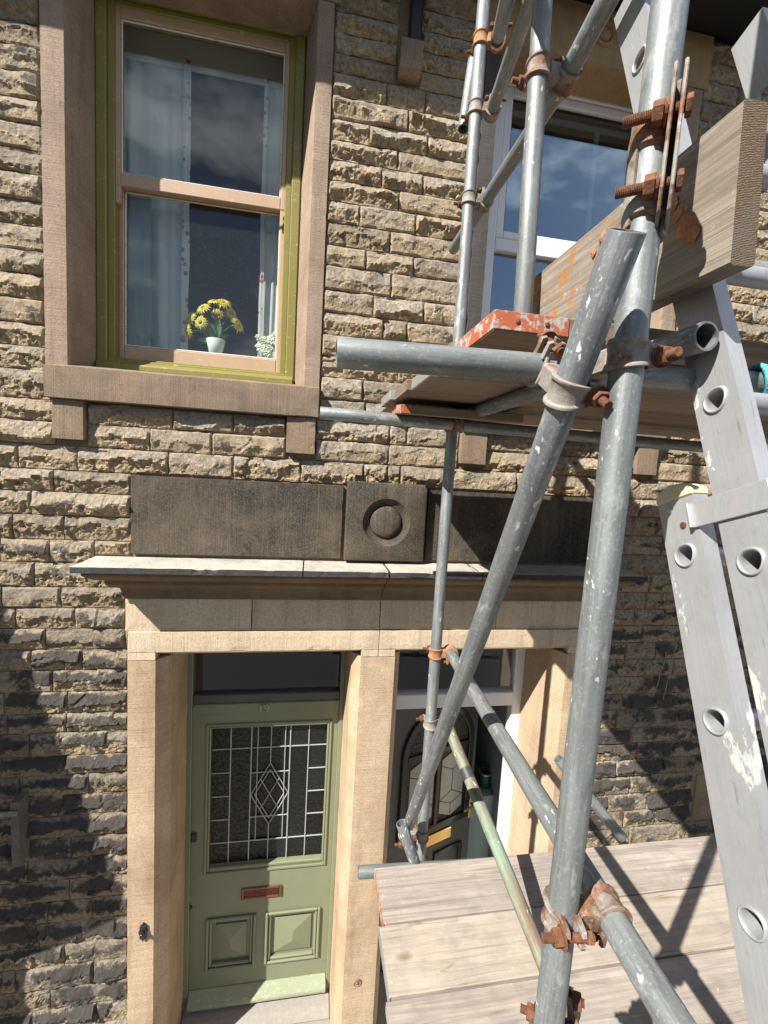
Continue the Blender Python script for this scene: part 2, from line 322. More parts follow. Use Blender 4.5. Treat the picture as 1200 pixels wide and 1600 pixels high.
def m_endgrain():
    t = NT('rough_end_grain'); o = t.obj(); w = t.n('TexWave', {'wave_type': 'RINGS', 'rings_direction': 'X'}, Vector=t.map(o, loc=(0, .03, .26)), Scale=95.0, Distortion=6.0, Detail=5.0, Detail_Scale=2.0).outputs['Fac']
    n = t.noise(o, 260, 6, .75); c = t.mix(w, (.12, .085, .055), (.27, .20, .135)); c = t.mix(t.ramp(n, (.4, .7), (.6, 0)), c, (.09, .065, .045))
    c = t.mix(t.ramp(t.noise(o, 18, 4), (.5, 0), (.7, .6)), c, (.16, .14, .12))
    return t.bsdf(c, .95, normal=t.bump(t.math('ADD', n, t.math('MULTIPLY', w, .25)), .7, .003), spec=.2)
M = dict(rock=m_rock(), mortar=m_mortar(),
    jamb=m_dressed('dressed_sandstone_jamb', (.42, .30, .19), (.66, .52, .365), (.18, .115, .07), .5, 'h', (1.0, (.32, .19, .11), .18)),
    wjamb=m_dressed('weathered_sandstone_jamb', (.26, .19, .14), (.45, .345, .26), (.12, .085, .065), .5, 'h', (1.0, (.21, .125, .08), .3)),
    lintel=m_dressed('dressed_sandstone_lintel', (.54, .43, .30), (.72, .60, .445), (.24, .17, .11), .25, 'v'),
    sill=m_dressed('brown_sandstone_sill', (.19, .138, .095), (.36, .27, .19), (.08, .06, .048), .6, 'v'),
    sooty=m_dressed('sooty_sandstone', (.014, .013, .0125), (.066, .058, .050), (.20, .155, .11), .55, 'v'),
    slabtop=m_dressed('pale_weathered_slab', (.40, .375, .325), (.66, .62, .545), (.13, .12, .10), .5, 'v'),
    slabedge=m_plain('black_crusted_stone', (.055, .055, .056), .85, bump=.6, scale=60, var=.6, spec=.25),
    bed=m_dressed('brown_stained_moulding', (.15, .105, .065), (.30, .215, .135), (.09, .06, .04), .6, 'h'),
    head=m_dressed('ochre_sandstone_head', (.36, .24, .13), (.50, .35, .20), (.20, .14, .09), .45, 'v'),
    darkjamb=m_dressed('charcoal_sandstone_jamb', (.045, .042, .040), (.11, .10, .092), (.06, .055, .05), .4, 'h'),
    green=m_paint('sage_green_gloss', (.212, .235, .145), .38, dirt=(.13, .14, .08)),
    greenworn=m_paint('worn_pale_green_paint', (.27, .31, .20), .6, chip=(.40, .36, .29), chip_amt=.35),
    greenpale=m_plain('pale_green_number_paint', (.33, .37, .25), .5, var=.1, scale=20), olive=m_paint('olive_yellow_gloss', (.225, .198, .048), .45, chip=(.40, .38, .20), chip_amt=.1, dirt=(.10, .10, .03)),
    sash=m_paint('pinkish_beige_paint', (.46, .325, .215), .5, chip=(.55, .46, .35), chip_amt=.1),
    putty=m_paint('white_putty_line', (.70, .66, .57), .6, chip=(.45, .40, .30), chip_amt=.3),
    upvc=m_plain('white_upvc', (.80, .81, .83), .3, var=.03, scale=5),
    greyframe=m_plain('grey_blue_inner_frame', (.30, .37, .42), .45, var=.1, scale=8),
    greyrail=m_plain('dark_grey_rail', (.075, .085, .085), .5, var=.2, scale=12), glass=m_glass('window_glass', gain=1.6), coated=m_glass('coated_double_glazing', tint=(.70, .78, .80), gain=5.0, refl=(.76, .90, 1.0)), dusty=m_glass('dusty_window_glass', dust=.06, gain=1.05),
    leadglass=m_leadglass(), lead=m_plain('lead_came', (.46, .47, .48), .42, metal=.3, bump=.4, scale=90),
    galv=m_galv(), galv2=m_galv('painted_splashed_steel', (.235, .25, .26), spat=3.2), galvdark=m_galv('dull_dark_steel', (.20, .205, .21), spat=1.5),
    galvgreen=m_galv('brown_green_steel', (.24, .215, .185), green=(.20, .31, .215), rust=(.17, .105, .07)),
    tape=m_plain('black_tape', (.045, .047, .05), .5, var=.2),
    cast=m_coupler('steel_coupler', .34), castflake=m_coupler('flaking_sleeve', .46), castrust=m_coupler('rusty_coupler', .52),
    castorange=m_rust('orange_coupler', (.34, .14, .055), (.50, .29, .16)), rust=m_rust('rusty_bolt', (.095, .040, .024), (.26, .118, .062)),
    board=m_wood('pale_scaffold_timber', (.215, .182, .155), (.44, .39, .345), dirt=.5), boardb=m_wood('yellow_pale_timber', (.28, .235, .185), (.48, .42, .345), dirt=.45),
    boardu=m_wood('brown_scaffold_timber', (.15, .105, .07), (.29, .21, .145), dirt=.5),
    plank=m_wood('weathered_grey_plank', (.075, .060, .045), (.36, .31, .24), stain=(.38, .17, .05), dirt=.35, grain=1.4),
    endgrain=m_endgrain(),
    orange=m_chipped('chipped_orange_paint', (.44, .105, .04), (.42, .40, .38)), zinc=m_plain('zinc_band', (.45, .46, .46), .45, metal=.6, bump=.4, scale=70),
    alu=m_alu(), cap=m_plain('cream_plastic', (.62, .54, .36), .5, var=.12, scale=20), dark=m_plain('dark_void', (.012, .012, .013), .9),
    curtain=m_curtain('pale_net_curtain', (.76, .77, .76), (.90, .90, .89)), curtain2=m_curtain('patterned_lining', (.33, .38, .38), (.52, .55, .54)), floral=m_floral(),
    cream=m_plain('cream_wall_paint', (.62, .60, .52), .8, var=.08, scale=3), room=m_plain('dim_room_wall', (.24, .24, .26), .9, var=.1, scale=3), carpet=m_plain('dark_carpet', (.05, .045, .04), .95),
    hall=m_plain('dark_teal_hall_paint', (.34, .40, .40), .6, var=.15, scale=2),
    petal=m_plain('yellow_petal', (.74, .55, .045), .6, var=.25, scale=150), petalw=m_plain('cream_petal', (.74, .74, .58), .6, var=.12, scale=150), centre=m_plain('orange_flower_centre', (.50, .27, .02), .9, bump=.8, scale=300),
    leaf=m_plain('green_leaf', (.10, .17, .055), .55, var=.4, scale=60), pot=m_plain('white_paper_pot', (.74, .74, .72), .6, var=.05),
    charcoal=m_plain('charcoal_door', (.050, .053, .053), .42, var=.12, scale=10, bump=.15), black=m_plain('black_gloss', (.012, .012, .013), .25), brass=m_plain('polished_brass', (.62, .46, .16), .25, metal=.9, var=.15),
    copper=m_plain('copper_letter_plate', (.24, .085, .05), .28, metal=.6, var=.35, scale=30), darkcopper=m_plain('dark_copper_flap', (.10, .035, .025), .2, metal=.6, var=.5, scale=25), iron=m_plain('black_iron', (.02, .02, .02), .4, bump=.5),
    gutter=m_plain('black_gutter', (.014, .014, .016), .4), slate=m_plain('blue_grey_slate', (.09, .095, .11), .6, bump=.5, scale=18), 
    rope=m_plain('teal_rope', (.10, .42, .46), .8, bump=.8, scale=200, var=.4), tin=m_plain('green_tin_label', (.02, .13, .06), .4, scale=40, var=.4), steel=m_plain('bright_tin', (.6, .6, .58), .3, metal=.8),
    asphalt=m_plain('asphalt', (.05, .05, .052), .9, bump=.6, scale=120), paving=m_plain('stone_paving', (.28, .26, .23), .9, bump=.4, scale=40), kerb=m_plain('kerb_stone', (.30, .28, .25), .9, bump=.4, scale=30),
    earth=m_plain('ground_soil', (.11, .09, .06), .95, bump=.6, scale=20), foliage=m_plain('hedge_leaf', (.045, .085, .025), .6, var=.5, scale=30), bark=m_plain('bark', (.09, .07, .05), .95, bump=.9, scale=30),
    oldwood=m_wood('grey_old_timber', (.045, .04, .035), (.10, .09, .078)), ivy=m_plain('dry_ivy_stem', (.34, .28, .20), .9), white=m_plain('white_paint', (.78, .78, .76), .5, var=.05))

# ------------------------------------------------------------------ ground and street
GZ = 0.0
def sheet(name, x0, x1, y0, y1, z, mat):
    return tag(MB().add([(x0,y0,z),(x1,y0,z),(x1,y1,z),(x0,y1,z)], [(0,1,2,3)]).build(name, mat), kind='structure')
sheet('ground', -300, 300, -300, 300, -.15, M['earth'])
sheet('road', -120, 120, -10.2, -3.6, -.10, M['asphalt'])
tag(MB().box(-60, 60, -3.6, -3.45, -.14, .012).build('kerb', M['kerb'], bevel=.02), kind='structure')
tag(MB().box(-60, 60, -3.45, .02, -.145, 0.0).build('pavement', M['paving']), kind='structure')

# ------------------------------------------------------------------ the pair of houses
CX = .4176                              # party line
mx = lambda x: 2*CX-x
HL = empty('terraced_house', (-1.2, .2, 0), 'terraced house of rock-faced stone with the sage green front door and olive sash window', 'house')
HR = empty('terraced_house', (2.0, .2, 0), 'terraced house of rock-faced stone with the open dark door and white plastic window', 'house')
def zz(z): return z+H

# wall core with openings
def core(house, x0, x1, holes):
    xs = sorted({x0, x1}|{h[0] for h in holes}|{h[1] for h in holes}); zs = sorted({-H+.001, 2.6}|{h[2] for h in holes}|{h[3] for h in holes})
    b = MB()
    for i in range(len(xs)-1):
        run = None
        for j in range(len(zs)-1):
            cx_, cz_ = (xs[i]+xs[i+1])/2, (zs[j]+zs[j+1])/2
            hole = any(h[0] < cx_ < h[1] and h[2] < cz_ < h[3] for h in holes)
            if not hole:
                if run is None: run = [zs[j], zs[j+1]]
                else: run[1] = zs[j+1]
            if hole or j == len(zs)-2:
                if run: b.box(xs[i], xs[i+1], -.0025, .42, zz(run[0]), zz(run[1])); run = None
    return b.build('wall_core', M['mortar'], house)
WIN = (-1.195, -.035, .40, 2.28); DOOR = (-.79, .345, -H+.0005, -.99)
core(HL, -3.2, CX, [WIN, DOOR])
core(HR, CX, 4.4, [(mx(WIN[1]), mx(WIN[0]), *WIN[2:]), (mx(DOOR[1]), mx(DOOR[0]), *DOOR[2:])])

# ---- rock-faced stones
def chips(q, sc, tilt):
    d_, p_ = noise.voronoi(q*sc); c = p_[0]; r = noise.cell_vector(c*17.3+Vector((.5, .5, .5))); o = (q*sc-c)
    return (r.x-.5)+tilt*((r.y-.5)*o.x+(r.z-.5)*o.z)
def stone_mesh(x0, x1, z0, z1, seed):
    g = .0026; x0 += g; x1 -= g; z0 += g; z1 -= g
    w, h = x1-x0, z1-z0
    nx = max(6, min(56, int(w/.0088))); nz = max(4, min(15, int(h/.0085)))
    sd = Vector((seed*3.17 % 91, seed*1.71 % 57, seed*.77 % 33))
    P = .012+.022*((seed*.618) % 1); rb = .34+.34*((seed*.417) % 1); style = (seed*.271) % 1
    vs = []; cols = []; N = noise.noise
    jit = .0035
    for j in range(nz+1):
        t = 1-j/nz
        for i in range(nx+1):
            u = i/nx; x = x0+u*w; z = z0+(j/nz)*h
            q = Vector((x*1.0, 0, z))+sd
            r = rb+.30*N(Vector((x*9, sd.x, 0)))+.12*N(Vector((x*34, sd.y, 3)))
            r = max(.12, min(.86, r))
            p = P*(1+.55*N(Vector((x*11, sd.z, 5))))
            fresh = 0.0
            if t < r:
                a = t/r; y = p*(a**.85); y += .009*chips(q, 9, 1.9)+.0022*N(q*60)+.0018*N(q*150)
                fresh = .15+.25*N(q*20)
            else:
                a = (t-r)/(1-r); y = p*(1-.85*a**.62); y += (.018*chips(q, 14, 1.9)+.0065*chips(q, 48, 1.5))*(1-a*.5)+.004*N(q*150); fresh = .85
            if style > .72: y = .45*y+p*(.32+.4*N(q*15)); fresh *= .7
            e = min(u*w, (1-u)*w)/.009; ez = min((1-t)*h, t*h)/.009
            m = min(1, .25+.75*e)*min(1, .25+.75*ez)
            y = .0075+max(-.004, y)*m
            edge = (i in (0, nx)) or (j in (0, nz))
            if edge:
                y = .0075+max(0, .006*chips(q, 30, 1.0)); x += jit*N(Vector((x*30, z*30, sd.x)))*(1 if i in (0, nx) else 0); z += jit*1.2*N(Vector((x*22, z*30, sd.y)))*(1 if j in (0, nz) else 0)
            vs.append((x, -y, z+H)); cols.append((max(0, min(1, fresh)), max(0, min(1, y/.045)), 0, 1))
    W_ = nx+1; fs = []
    for j in range(nz):
        for i in range(nx):
            a = j*W_+i
            if (i+j+int(seed)) & 1: fs += [(a, a+1, a+W_+1), (a, a+W_+1, a+W_)]
            else: fs += [(a, a+1, a+W_), (a+1, a+W_+1, a+W_)]
    ring = [i for i in range(W_)]+[j*W_+nx for j in range(1, nz+1)]+[nz*W_+i for i in range(nx-1, -1, -1)]+[j*W_ for j in range(nz-1, 0, -1)]
    o = len(vs)
    for k in ring: vs.append((vs[k][0], .03, vs[k][2])); cols.append((.5, 0, 0, 1))
    n = len(ring)
    for k in range(n): fs.append((ring[(k+1) % n], ring[k], o+k, o+(k+1) % n))
    return vs, fs, cols
def make_stones(name, items, parent):
    V = []; F = []; C = []
    for it in items:
        v, f, c = stone_mesh(*it); o = len(V); V += v; C += c; F += [tuple(i+o for i in q) for q in f]
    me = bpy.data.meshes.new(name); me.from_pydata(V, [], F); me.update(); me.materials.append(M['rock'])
    ca = me.color_attributes.new('rock', 'FLOAT_COLOR', 'POINT'); ca.data.foreach_set('color', [x for c in C for x in c])
    ob = bpy.data.objects.new(name, me); scene.collection.objects.link(ob); attach(ob, parent); return ob
S_ = [(-1.275, .027, .39, 2.60), (-1.262, .029, .250, .415), (-1.238, -1.096, .06, .26), (-.138, .016, .06, .26)]
EXC = S_+[(mx(b), mx(a), c, d) for a, b, c, d in S_]+[(-.896, mx(-.896), -.52, -.088), (-1.068, mx(-1.068), -.552, -.512), (-.925, mx(-.925), -.91, -.53), (-.903, mx(-.903), -H, -.9), (.348, .464, 1.97, 2.6), (2.66, 2.86, -2.30, -1.86)]
Zl = [2.53, 2.42, 2.32, 2.215, 2.105, 2.0, 1.889, 1.794, 1.688, 1.579, 1.476, 1.366, 1.264, 1.145, 1.037, .927, .82, .708, .596, .493, .384, .248, .145, .032, -.088, -.197, -.314, -.436, -.554, -.679, -.788, -.896, -1.007, -1.119, -1.235, -1.353, -1.458, -1.588, -1.695, -1.81, -1.927, -2.054, -2.176, -2.299, -2.427, -2.552, -2.687, -2.815, -2.95, -3.08, -3.21, -3.34, -3.48, -3.61, -3.74, -3.85]
Zm = [2.53, 2.43, 2.33, 2.235, 2.138, 2.046, 1.958, 1.85, 1.746, 1.647, 1.554, 1.456, 1.357, 1.252, 1.142, 1.041, .919, .807, .696, .584, .478, .362, .248]
J = {(1.85): [638], 1.746: [576.5, 667.6], 1.647: [621], 1.554: [596, 660], 1.456: [622.5], 1.357: [561.6, 649], 1.252: [609], 1.142: [571.6, 645.6], 1.041: [611], .919: [661], .807: [598.5, 635], .696: [600, 668], .584: [621], .478: [566.5, 628], .362: [570, 640], 1.958: [604, 664]}
JL = {.248: [271, 365, 635], .145: [235, 332, 594], .032: [30, 122, 264, 365, 470, 567.7, 624.6], -.088: [2, 85.5], -.197: [51], -.314: [22, 102], -.436: [79, 149], -.554: [56], -.679: [96.6], -.788: [26, 118.5], -.896: [73], -1.007: [50.6, 130], -1.119: [84], -1.235: [8.4], -1.353: [105.6], -1.458: [48], -1.588: [105.4], -1.695: [33, 140], -1.81: [101], -1.927: [45], -2.054: [112], -2.176: [45, 137.5], -2.299: [110], -2.427: [145], -2.552: [63], -2.687: [102], -2.815: [26, 147.6], -2.95: [80.7], -3.08: [152]}
def px_to_x(px, z):      # where the joint seen at px crosses the wall face at this height
    lo, hi = 0.0, 1700.0
    for _ in range(40):
        m = (lo+hi)/2
        if at(px, m, D).z-H > z: lo = m
        else: hi = m
    return at(px, lo, D).x
stones = []
def courses(Z, xa, xb, joints, cov=(-9, 9)):
    for k in range(len(Z)-1):
        zt, zb = Z[k], Z[k+1]; zm = (zt+zb)/2
        given = [px_to_x(p, zm) for p in joints.get(zt, [])]
        cuts = sorted({xa, xb}|{e for q in EXC for e in q[:2] if xa < e < xb})
        segs = []
        for i in range(len(cuts)-1):
            a, b = cuts[i], cuts[i+1]; c = (a+b)/2; t_, b_ = zt, zb
            for q in EXC:
                if q[0] < c < q[1] and q[2] < t_ and q[3] > b_:
                    if q[3] >= t_-.012 and q[2] <= b_+.012: t_ = b_
                    elif q[3] >= t_-.012: t_ = min(t_, q[2])
                    elif q[2] <= b_+.012: b_ = max(b_, q[3])
                    elif q[2]-b_ > t_-q[3]: t_ = q[2]
                    else: b_ = q[3]
            if t_-b_ < .03: continue
            if segs and abs(segs[-1][1]-a) < 1e-6 and segs[-1][2:] == (t_, b_): segs[-1] = (segs[-1][0], b, t_, b_)
            else: segs.append((a, b, t_, b_))
        for a, b, t_, b_ in segs:
            js = sorted(g for g in given if a+.05 < g < b-.05)
            edges = [a]+js+[b]
            e2 = [a]
            for q, r in zip(edges, edges[1:]):
                # known joints stay; long unknown runs are cut at random
                w = r-q
                if w > .52:
                    x = q
                    while r-x > .62:
                        x += rnd.uniform(.22, .48); e2.append(x)
                    if r-x > .50: e2.append(x+(r-x)*rnd.uniform(.4, .6))
                e2.append(r)
            for q, r in zip(e2, e2[1:]): stones.append((q, r, b_, t_, rnd.uniform(1, 900)))
up = [z for z in Zl if z > .247]; lowz = [z for z in Zl if z < .249]
courses(up, -3.15, -1.2, JL)
courses(Zm, .0, mx(0), J)
courses(up, mx(-1.2), 4.35, {})
courses(lowz, -3.15, CX, JL)
courses(lowz, CX, 4.35, {k: [p for p in v if p > 500] for k, v in JL.items()})
stones = sorted(set(stones), key=lambda s: abs((s[0]+s[1])/2-CX))
for house, sel in ((HL, [s for s in stones if s[0]+s[1] < 2*CX]), (HR, [s for s in stones if s[0]+s[1] >= 2*CX])):
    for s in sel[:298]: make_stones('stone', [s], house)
    if sel[298:]: tag(make_stones('outer_stonework', sel[298:], house), kind='stuff')

# ---- dressed stonework, left and mirrored right
def bx(name, mat, house, x0, x1, d0, d1, z0, z1, bevel=.004, mi=False, **kw):
    kw.setdefault('worn', .0032)
    if mi: x0, x1 = mx(x1), mx(x0)
    return MB().box(x0, x1, d0-D, d1-D, zz(z0), zz(z1)).build(name, mat, house, bevel=bevel, **kw)
def poly_z(name, mat, house, pts, z0, z1, mi=False, bevel=.003):
    pts = [(mx(x) if mi else x, d-D) for x, d in pts]
    return MB().prism(pts, zz(z0), zz(z1), axis='z').build(name, mat, house, bevel=bevel, worn=.003 if bevel else 0)
def roundel(name, mat, house, x, d, z, r, prof):
    Mx = Matrix.Translation(pt(x, d, z)) @ Matrix.Rotation(math.pi/2, 4, 'X')
    b = MB().lathe([(r*a, h) for a, h in prof], 40, M=Mx); o = b.build(name, mat, house); return smooth_angle(o, 50)
for mi, house in ((False, HL), (True, HR)):
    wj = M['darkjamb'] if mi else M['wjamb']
    # window surround
    poly_z('window_jamb', M['wjamb'], house, [(-1.272, 2.375), (-1.174, 2.375), (-1.135, 2.60), (-1.135, 2.72), (-1.272, 2.72)], .405, 2.25, mi)
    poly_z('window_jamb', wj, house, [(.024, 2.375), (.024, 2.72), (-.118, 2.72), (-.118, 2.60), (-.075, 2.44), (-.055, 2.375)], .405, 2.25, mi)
    hd = bx('window_head', M['head'] if mi else M['wjamb'], house, -1.30, .052, 2.37, 2.72, 2.252, 2.528, mi=mi)
    xc = mx(-.6247) if mi else -.6247
    roundel('head_roundel', M['head'] if mi else M['wjamb'], hd, xc, 2.372, 2.40, .062, [(1.0, 0), (.98, .014), (.80, .016), (.70, .004), (.62, .004), (.50, .014), (.25, .020), (0, .021)])
    sl_ = MB().prism([(2.330-D, zz(.255)), (2.330-D, zz(.405)), (2.42-D, zz(.428)), (2.70-D, zz(.448)), (2.70-D, zz(.255))], (mx(.026) if mi else -1.259), (mx(-1.259) if mi else .026), axis='x').build('window_sill', M['sill'], house, bevel=.005, worn=.0035)
    for a, b in ((-1.236, -1.098), (-.136, .014)): bx('sill_corbel', M['sill'], house, a, b, 2.352, 2.46, .064, .2535, mi=mi, bevel=.006)
    # frieze, bed moulding, band, lintel, jambs
    bx('frieze_panel', M['sooty'], house, -.893, .178, 2.372, 2.46, -.497, -.095, mi=mi, bevel=.005)
    prof = [(2.46, -.5485), (2.185, -.5485), (2.185, -.568), (2.20, -.580), (2.235, -.600), (2.275, -.612), (2.275, -.632), (2.30, -.650), (2.335, -.664), (2.345, -.690), (2.345, -.725), (2.46, -.725)]
    x0, x1 = (-1.0, CX-.0005); x0, x1 = (mx(x1), mx(x0)) if mi else (x0, x1)
    b = MB()
    # mitred return at the outer end: the moulding tapers back to the wall
    n = len(prof); xo = [(-1.066+(d-2.144)*.70) for d, z in prof]
    vs = [((mx(a) if mi else a), d-D, zz(z)) for a, (d, z) in zip(xo, prof)]+[((mx(CX-.0015) if mi else CX-.0015), d-D, zz(z)) for d, z in prof]
    b.add(vs, [tuple(range(n)), tuple(reversed(range(n, 2*n)))]+[((k+1) % n, k, n+k, n+(k+1) % n) for k in range(n)])
    smooth_angle(b.build('bed_moulding', M['bed'], house, bevel=.002), 30)
    # cornice slab: several stones
    cuts = [-1.066, -.02, CX-.0015] if not mi else [CX+.0015, .92, mx(-1.066)]
    for a, c in zip(cuts, cuts[1:]):
        g = MB().box(a+.0015, c-.0015, 2.144-D, 2.41-D, zz(-.547), zz(-.515)); g.m = [1, 0, 1, 1, 1, 1]
        g.build('cornice_slab', [M['slabtop'], M['slabedge']], house, bevel=.006, worn=.005)
    for a, c in ((-.917, -.285), (-.285, CX)): bx('architrave_stone', M['lintel'], house, a+.001, c-.001, 2.366, 2.46, -.903, -.7255, mi=mi, bevel=.004)
    bx('lintel', M['lintel'], house, -.899, CX-.001, 2.350, 2.62, -1.013, -.9035, mi=mi, bevel=.005)
    bx('lintel_shoulder', M['lintel'], house, -.899, -.764, 2.3502, 2.62, -1.056, -1.0135, mi=mi, bevel=.003)
    bx('lintel_shoulder', M['lintel'], house, .320, CX-.001, 2.3502, 2.62, -1.056, -1.0135, mi=mi, bevel=.003)
    poly_z('door_jamb', M['jamb'], house, [(-.900, 2.352), (-.763, 2.352), (-.702, 2.425), (-.702, 2.86), (-.900, 2.86)], -H, -1.0575, mi, .004)
    MB().prism([(2.3515-D, zz(-1.0138)), (2.425-D, zz(-1.052)), (2.80-D, zz(-1.052)), (2.80-D, zz(-1.0138))], (mx(.318) if mi else -.762), (mx(-.762) if mi else .318), axis='x').build('lintel_splay', M['lintel'], house)
    bx('door_step', M['paving'], house, -.70, .274, 2.42, 2.86, -H, -3.72, mi=mi, bevel=.02)
poly_z('door_mullion', M['jamb'], HL, [(.319, 2.352), (.518, 2.352), (.518, 2.40), (.560, 2.425), (.560, 2.86), (.274, 2.86), (.274, 2.425)], -H, -1.0575, False, .004)
rbm = MB(); n_ = 48; hwx, hwz, zc_ = .222, .2155, -.2835; ri_ = .130; outer = []
for k in range(n_):
    t = 2*math.pi*k/n_; sc = min(hwx/max(1e-6, abs(math.cos(t))), hwz/max(1e-6, abs(math.sin(t)))); outer.append([math.cos(t)*sc, math.sin(t)*sc])
for cx2, cz2 in ((hwx, hwz), (-hwx, hwz), (-hwx, -hwz), (hwx, -hwz)):
    k = min(range(n_), key=lambda q: (outer[q][0]-cx2)**2+(outer[q][1]-cz2)**2); outer[k] = [cx2, cz2]
f0 = 2.325-D; V3 = lambda x, y, z: (CX+x, y, zz(zc_)+z)
rows_ = [[V3(x, .06, z) for x, z in outer], [V3(x, f0+.010, z) for x, z in outer], [V3(x*.985, f0+.003, z*.985) for x, z in outer], [V3(x*.965, f0, z*.965) for x, z in outer]]
for r_, dy in ((.132, .0), (.128, .004), (.120, .014), (.108, .021), (.098, .0245), (.093, .0245), (.091, .030), (.089, .028), (.086, .018), (.078, .011), (.060, .006), (.030, .003), (.004, .002)):
    rows_.append([V3(r_*math.cos(2*math.pi*k/n_), f0+dy, r_*math.sin(2*math.pi*k/n_)) for k in range(n_)])
rbm.add([v for r_ in rows_ for v in r_], [(j*n_+k, j*n_+(k+1) % n_, (j+1)*n_+(k+1) % n_, (j+1)*n_+k) for j in range(len(rows_)-1) for k in range(n_)]+[tuple((len(rows_)-1)*n_+k for k in range(n_))])
smooth_angle(rbm.build('roundel_block', M['sooty'], HL), 40)
pg_ = at(558, 1535, 2.352); smooth_angle(MB().lathe([(.026, -.004), (.027, .004), (.020, .007), (.016, .003), (.010, .003), (.008, .010), (0, .011)], 18, M=Matrix.Translation(pg_) @ Matrix.Rotation(math.pi/2, 4, 'X')).build('iron_peg', M['castrust'], HL), 40)
# eaves, corbel at the party line
for house, a, b in ((HL, -3.2, CX), (HR, CX, 4.4)):
    MB().box(a, b-.001, 2.07-D, .45, zz(2.535), zz(2.60)).build('eaves_soffit', M['gutter'], house)
    gu = MB().box(a, b-.001, 2.0-D, 2.10-D, zz(2.50), zz(2.62)).build('gutter', M['gutter'], house, bevel=.02)
    MB().add([(a, 2.0-D, zz(2.62)), (b, 2.0-D, zz(2.62)), (b, 4.0, zz(5.2)), (a, 4.0, zz(5.2)), (a, 2.0-D, zz(2.58)), (b, 2.0-D, zz(2.58)), (b, 4.0, zz(5.16)), (a, 4.0, zz(5.16))],
             [(0,1,2,3), (7,6,5,4), (0,4,5,1), (1,5,6,2), (2,6,7,3), (3,7,4,0)]).build('roof', M['slate'], house)
MB().prism([(2.46-D, zz(1.975)), (2.345-D, zz(1.972)), (2.315-D, zz(1.985)), (2.302-D, zz(2.01)), (2.30-D, zz(2.105)), (2.46-D, zz(2.105))], .350, .462, axis='x').build('eaves_corbel', M['sill'], HL, bevel=.004, worn=.002)
MB().box(.395, .452, 2.325-D, 2.45-D, zz(2.1055), zz(2.53)).build('gutter_bracket', M['gutter'], HL, bevel=.006)

# rooms behind the openings
def room(name, house, x0, x1, y0, y1, z0, z1, mat, floor):
    vs = [(x0,y0,z0),(x1,y0,z0),(x1,y1,z0),(x0,y1,z0),(x0,y0,z1),(x1,y0,z1),(x1,y1,z1),(x0,y1,z1)]
    b = MB().add(vs, [(4,5,6,7),(1,2,6,5),(2,3,7,6),(3,0,4,7)]); b.add(vs, [(0,1,2,3)], 1)
    return b.build(name, [mat, floor], house, normals=False)
room('bedroom', HL, -2.4, .35, .421, 4.2, zz(-.2), zz(2.35), M['room'], M['carpet'])
room('bedroom', HR, .48, 3.2, .421, 4.2, zz(-.2), zz(2.35), M['room'], M['carpet'])
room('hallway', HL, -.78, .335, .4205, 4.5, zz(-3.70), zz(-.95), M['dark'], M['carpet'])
room('hallway', HR, .50, 1.62, .4205, 4.5, zz(-3.70), zz(-.95), M['hall'], M['carpet'])

# ------------------------------------------------------------------ left sash window
def frame_rect(b, x0, x1, z0, z1, t, d0, d1, tb=None, tt=None):
    tb = t if tb is None else tb; tt = t if tt is None else tt
    b.box(x0, x0+t, d0-D, d1-D, zz(z0), zz(z1)); b.box(x1-t, x1, d0-D, d1-D, zz(z0), zz(z1))
    b.box(x0+t, x1-t, d0-D+.0005, d1-D-.0005, zz(z0), zz(z0+tb)); b.box(x0+t, x1-t, d0-D+.0005, d1-D-.0005, zz(z1-tt), zz(z1)); return b
sw = frame_rect(MB(), -1.136, -.117, .447, 2.30, .050, 2.575, 2.70, tb=.06).build('sash_window', M['olive'], HL, bevel=.006)
frame_rect(MB(), -1.088, -.165, .50, 2.25, .036, 2.592, 2.70, tb=.018, tt=.03).build('stop_bead', M['olive'], sw, bevel=.005)
MB().prism([(2.548-D, zz(.448)), (2.548-D, zz(.478)), (2.60-D, zz(.512)), (2.66-D, zz(.516)), (2.66-D, zz(.448))], -1.13, -.122, axis='x').build('timber_sill', M['olive'], sw, bevel=.004)
us = frame_rect(MB(), -1.0545, -.1985, 1.385, 2.24, .0255, 2.600, 2.640, tb=.062, tt=.065).build('upper_sash', M['sash'], sw, bevel=.004)
ls = frame_rect(MB(), -1.0545, -.1985, .520, 1.44, .0255, 2.643, 2.683, tb=.075, tt=.05).build('lower_sash', M['sash'], sw, bevel=.004)
for sh, z0, z1, d in ((us, 1.448, 2.174, 2.618), (ls, .596, 1.389, 2.662)):
    MB().box(-1.029, -.223, d-D, d-D+.004, zz(z0), zz(z1)).build('pane', M['dusty'], sh)
    frame_rect(MB(), -1.0285, -.2235, z0, z1, .008, d-.012, d-.001).build('putty', M['putty'], sh, bevel=.003)
for x in (-1.0535, -.2245):   # sash horns
    MB().prism([(x, zz(1.386)), (x+.026, zz(1.386)), (x+.026, zz(1.36)), (x+.018, zz(1.345)), (x+.024, zz(1.325)), (x+.014, zz(1.305)), (x, zz(1.30))], 2.602-D, 2.638-D).build('sash_horn', M['sash'], us, bevel=.003)
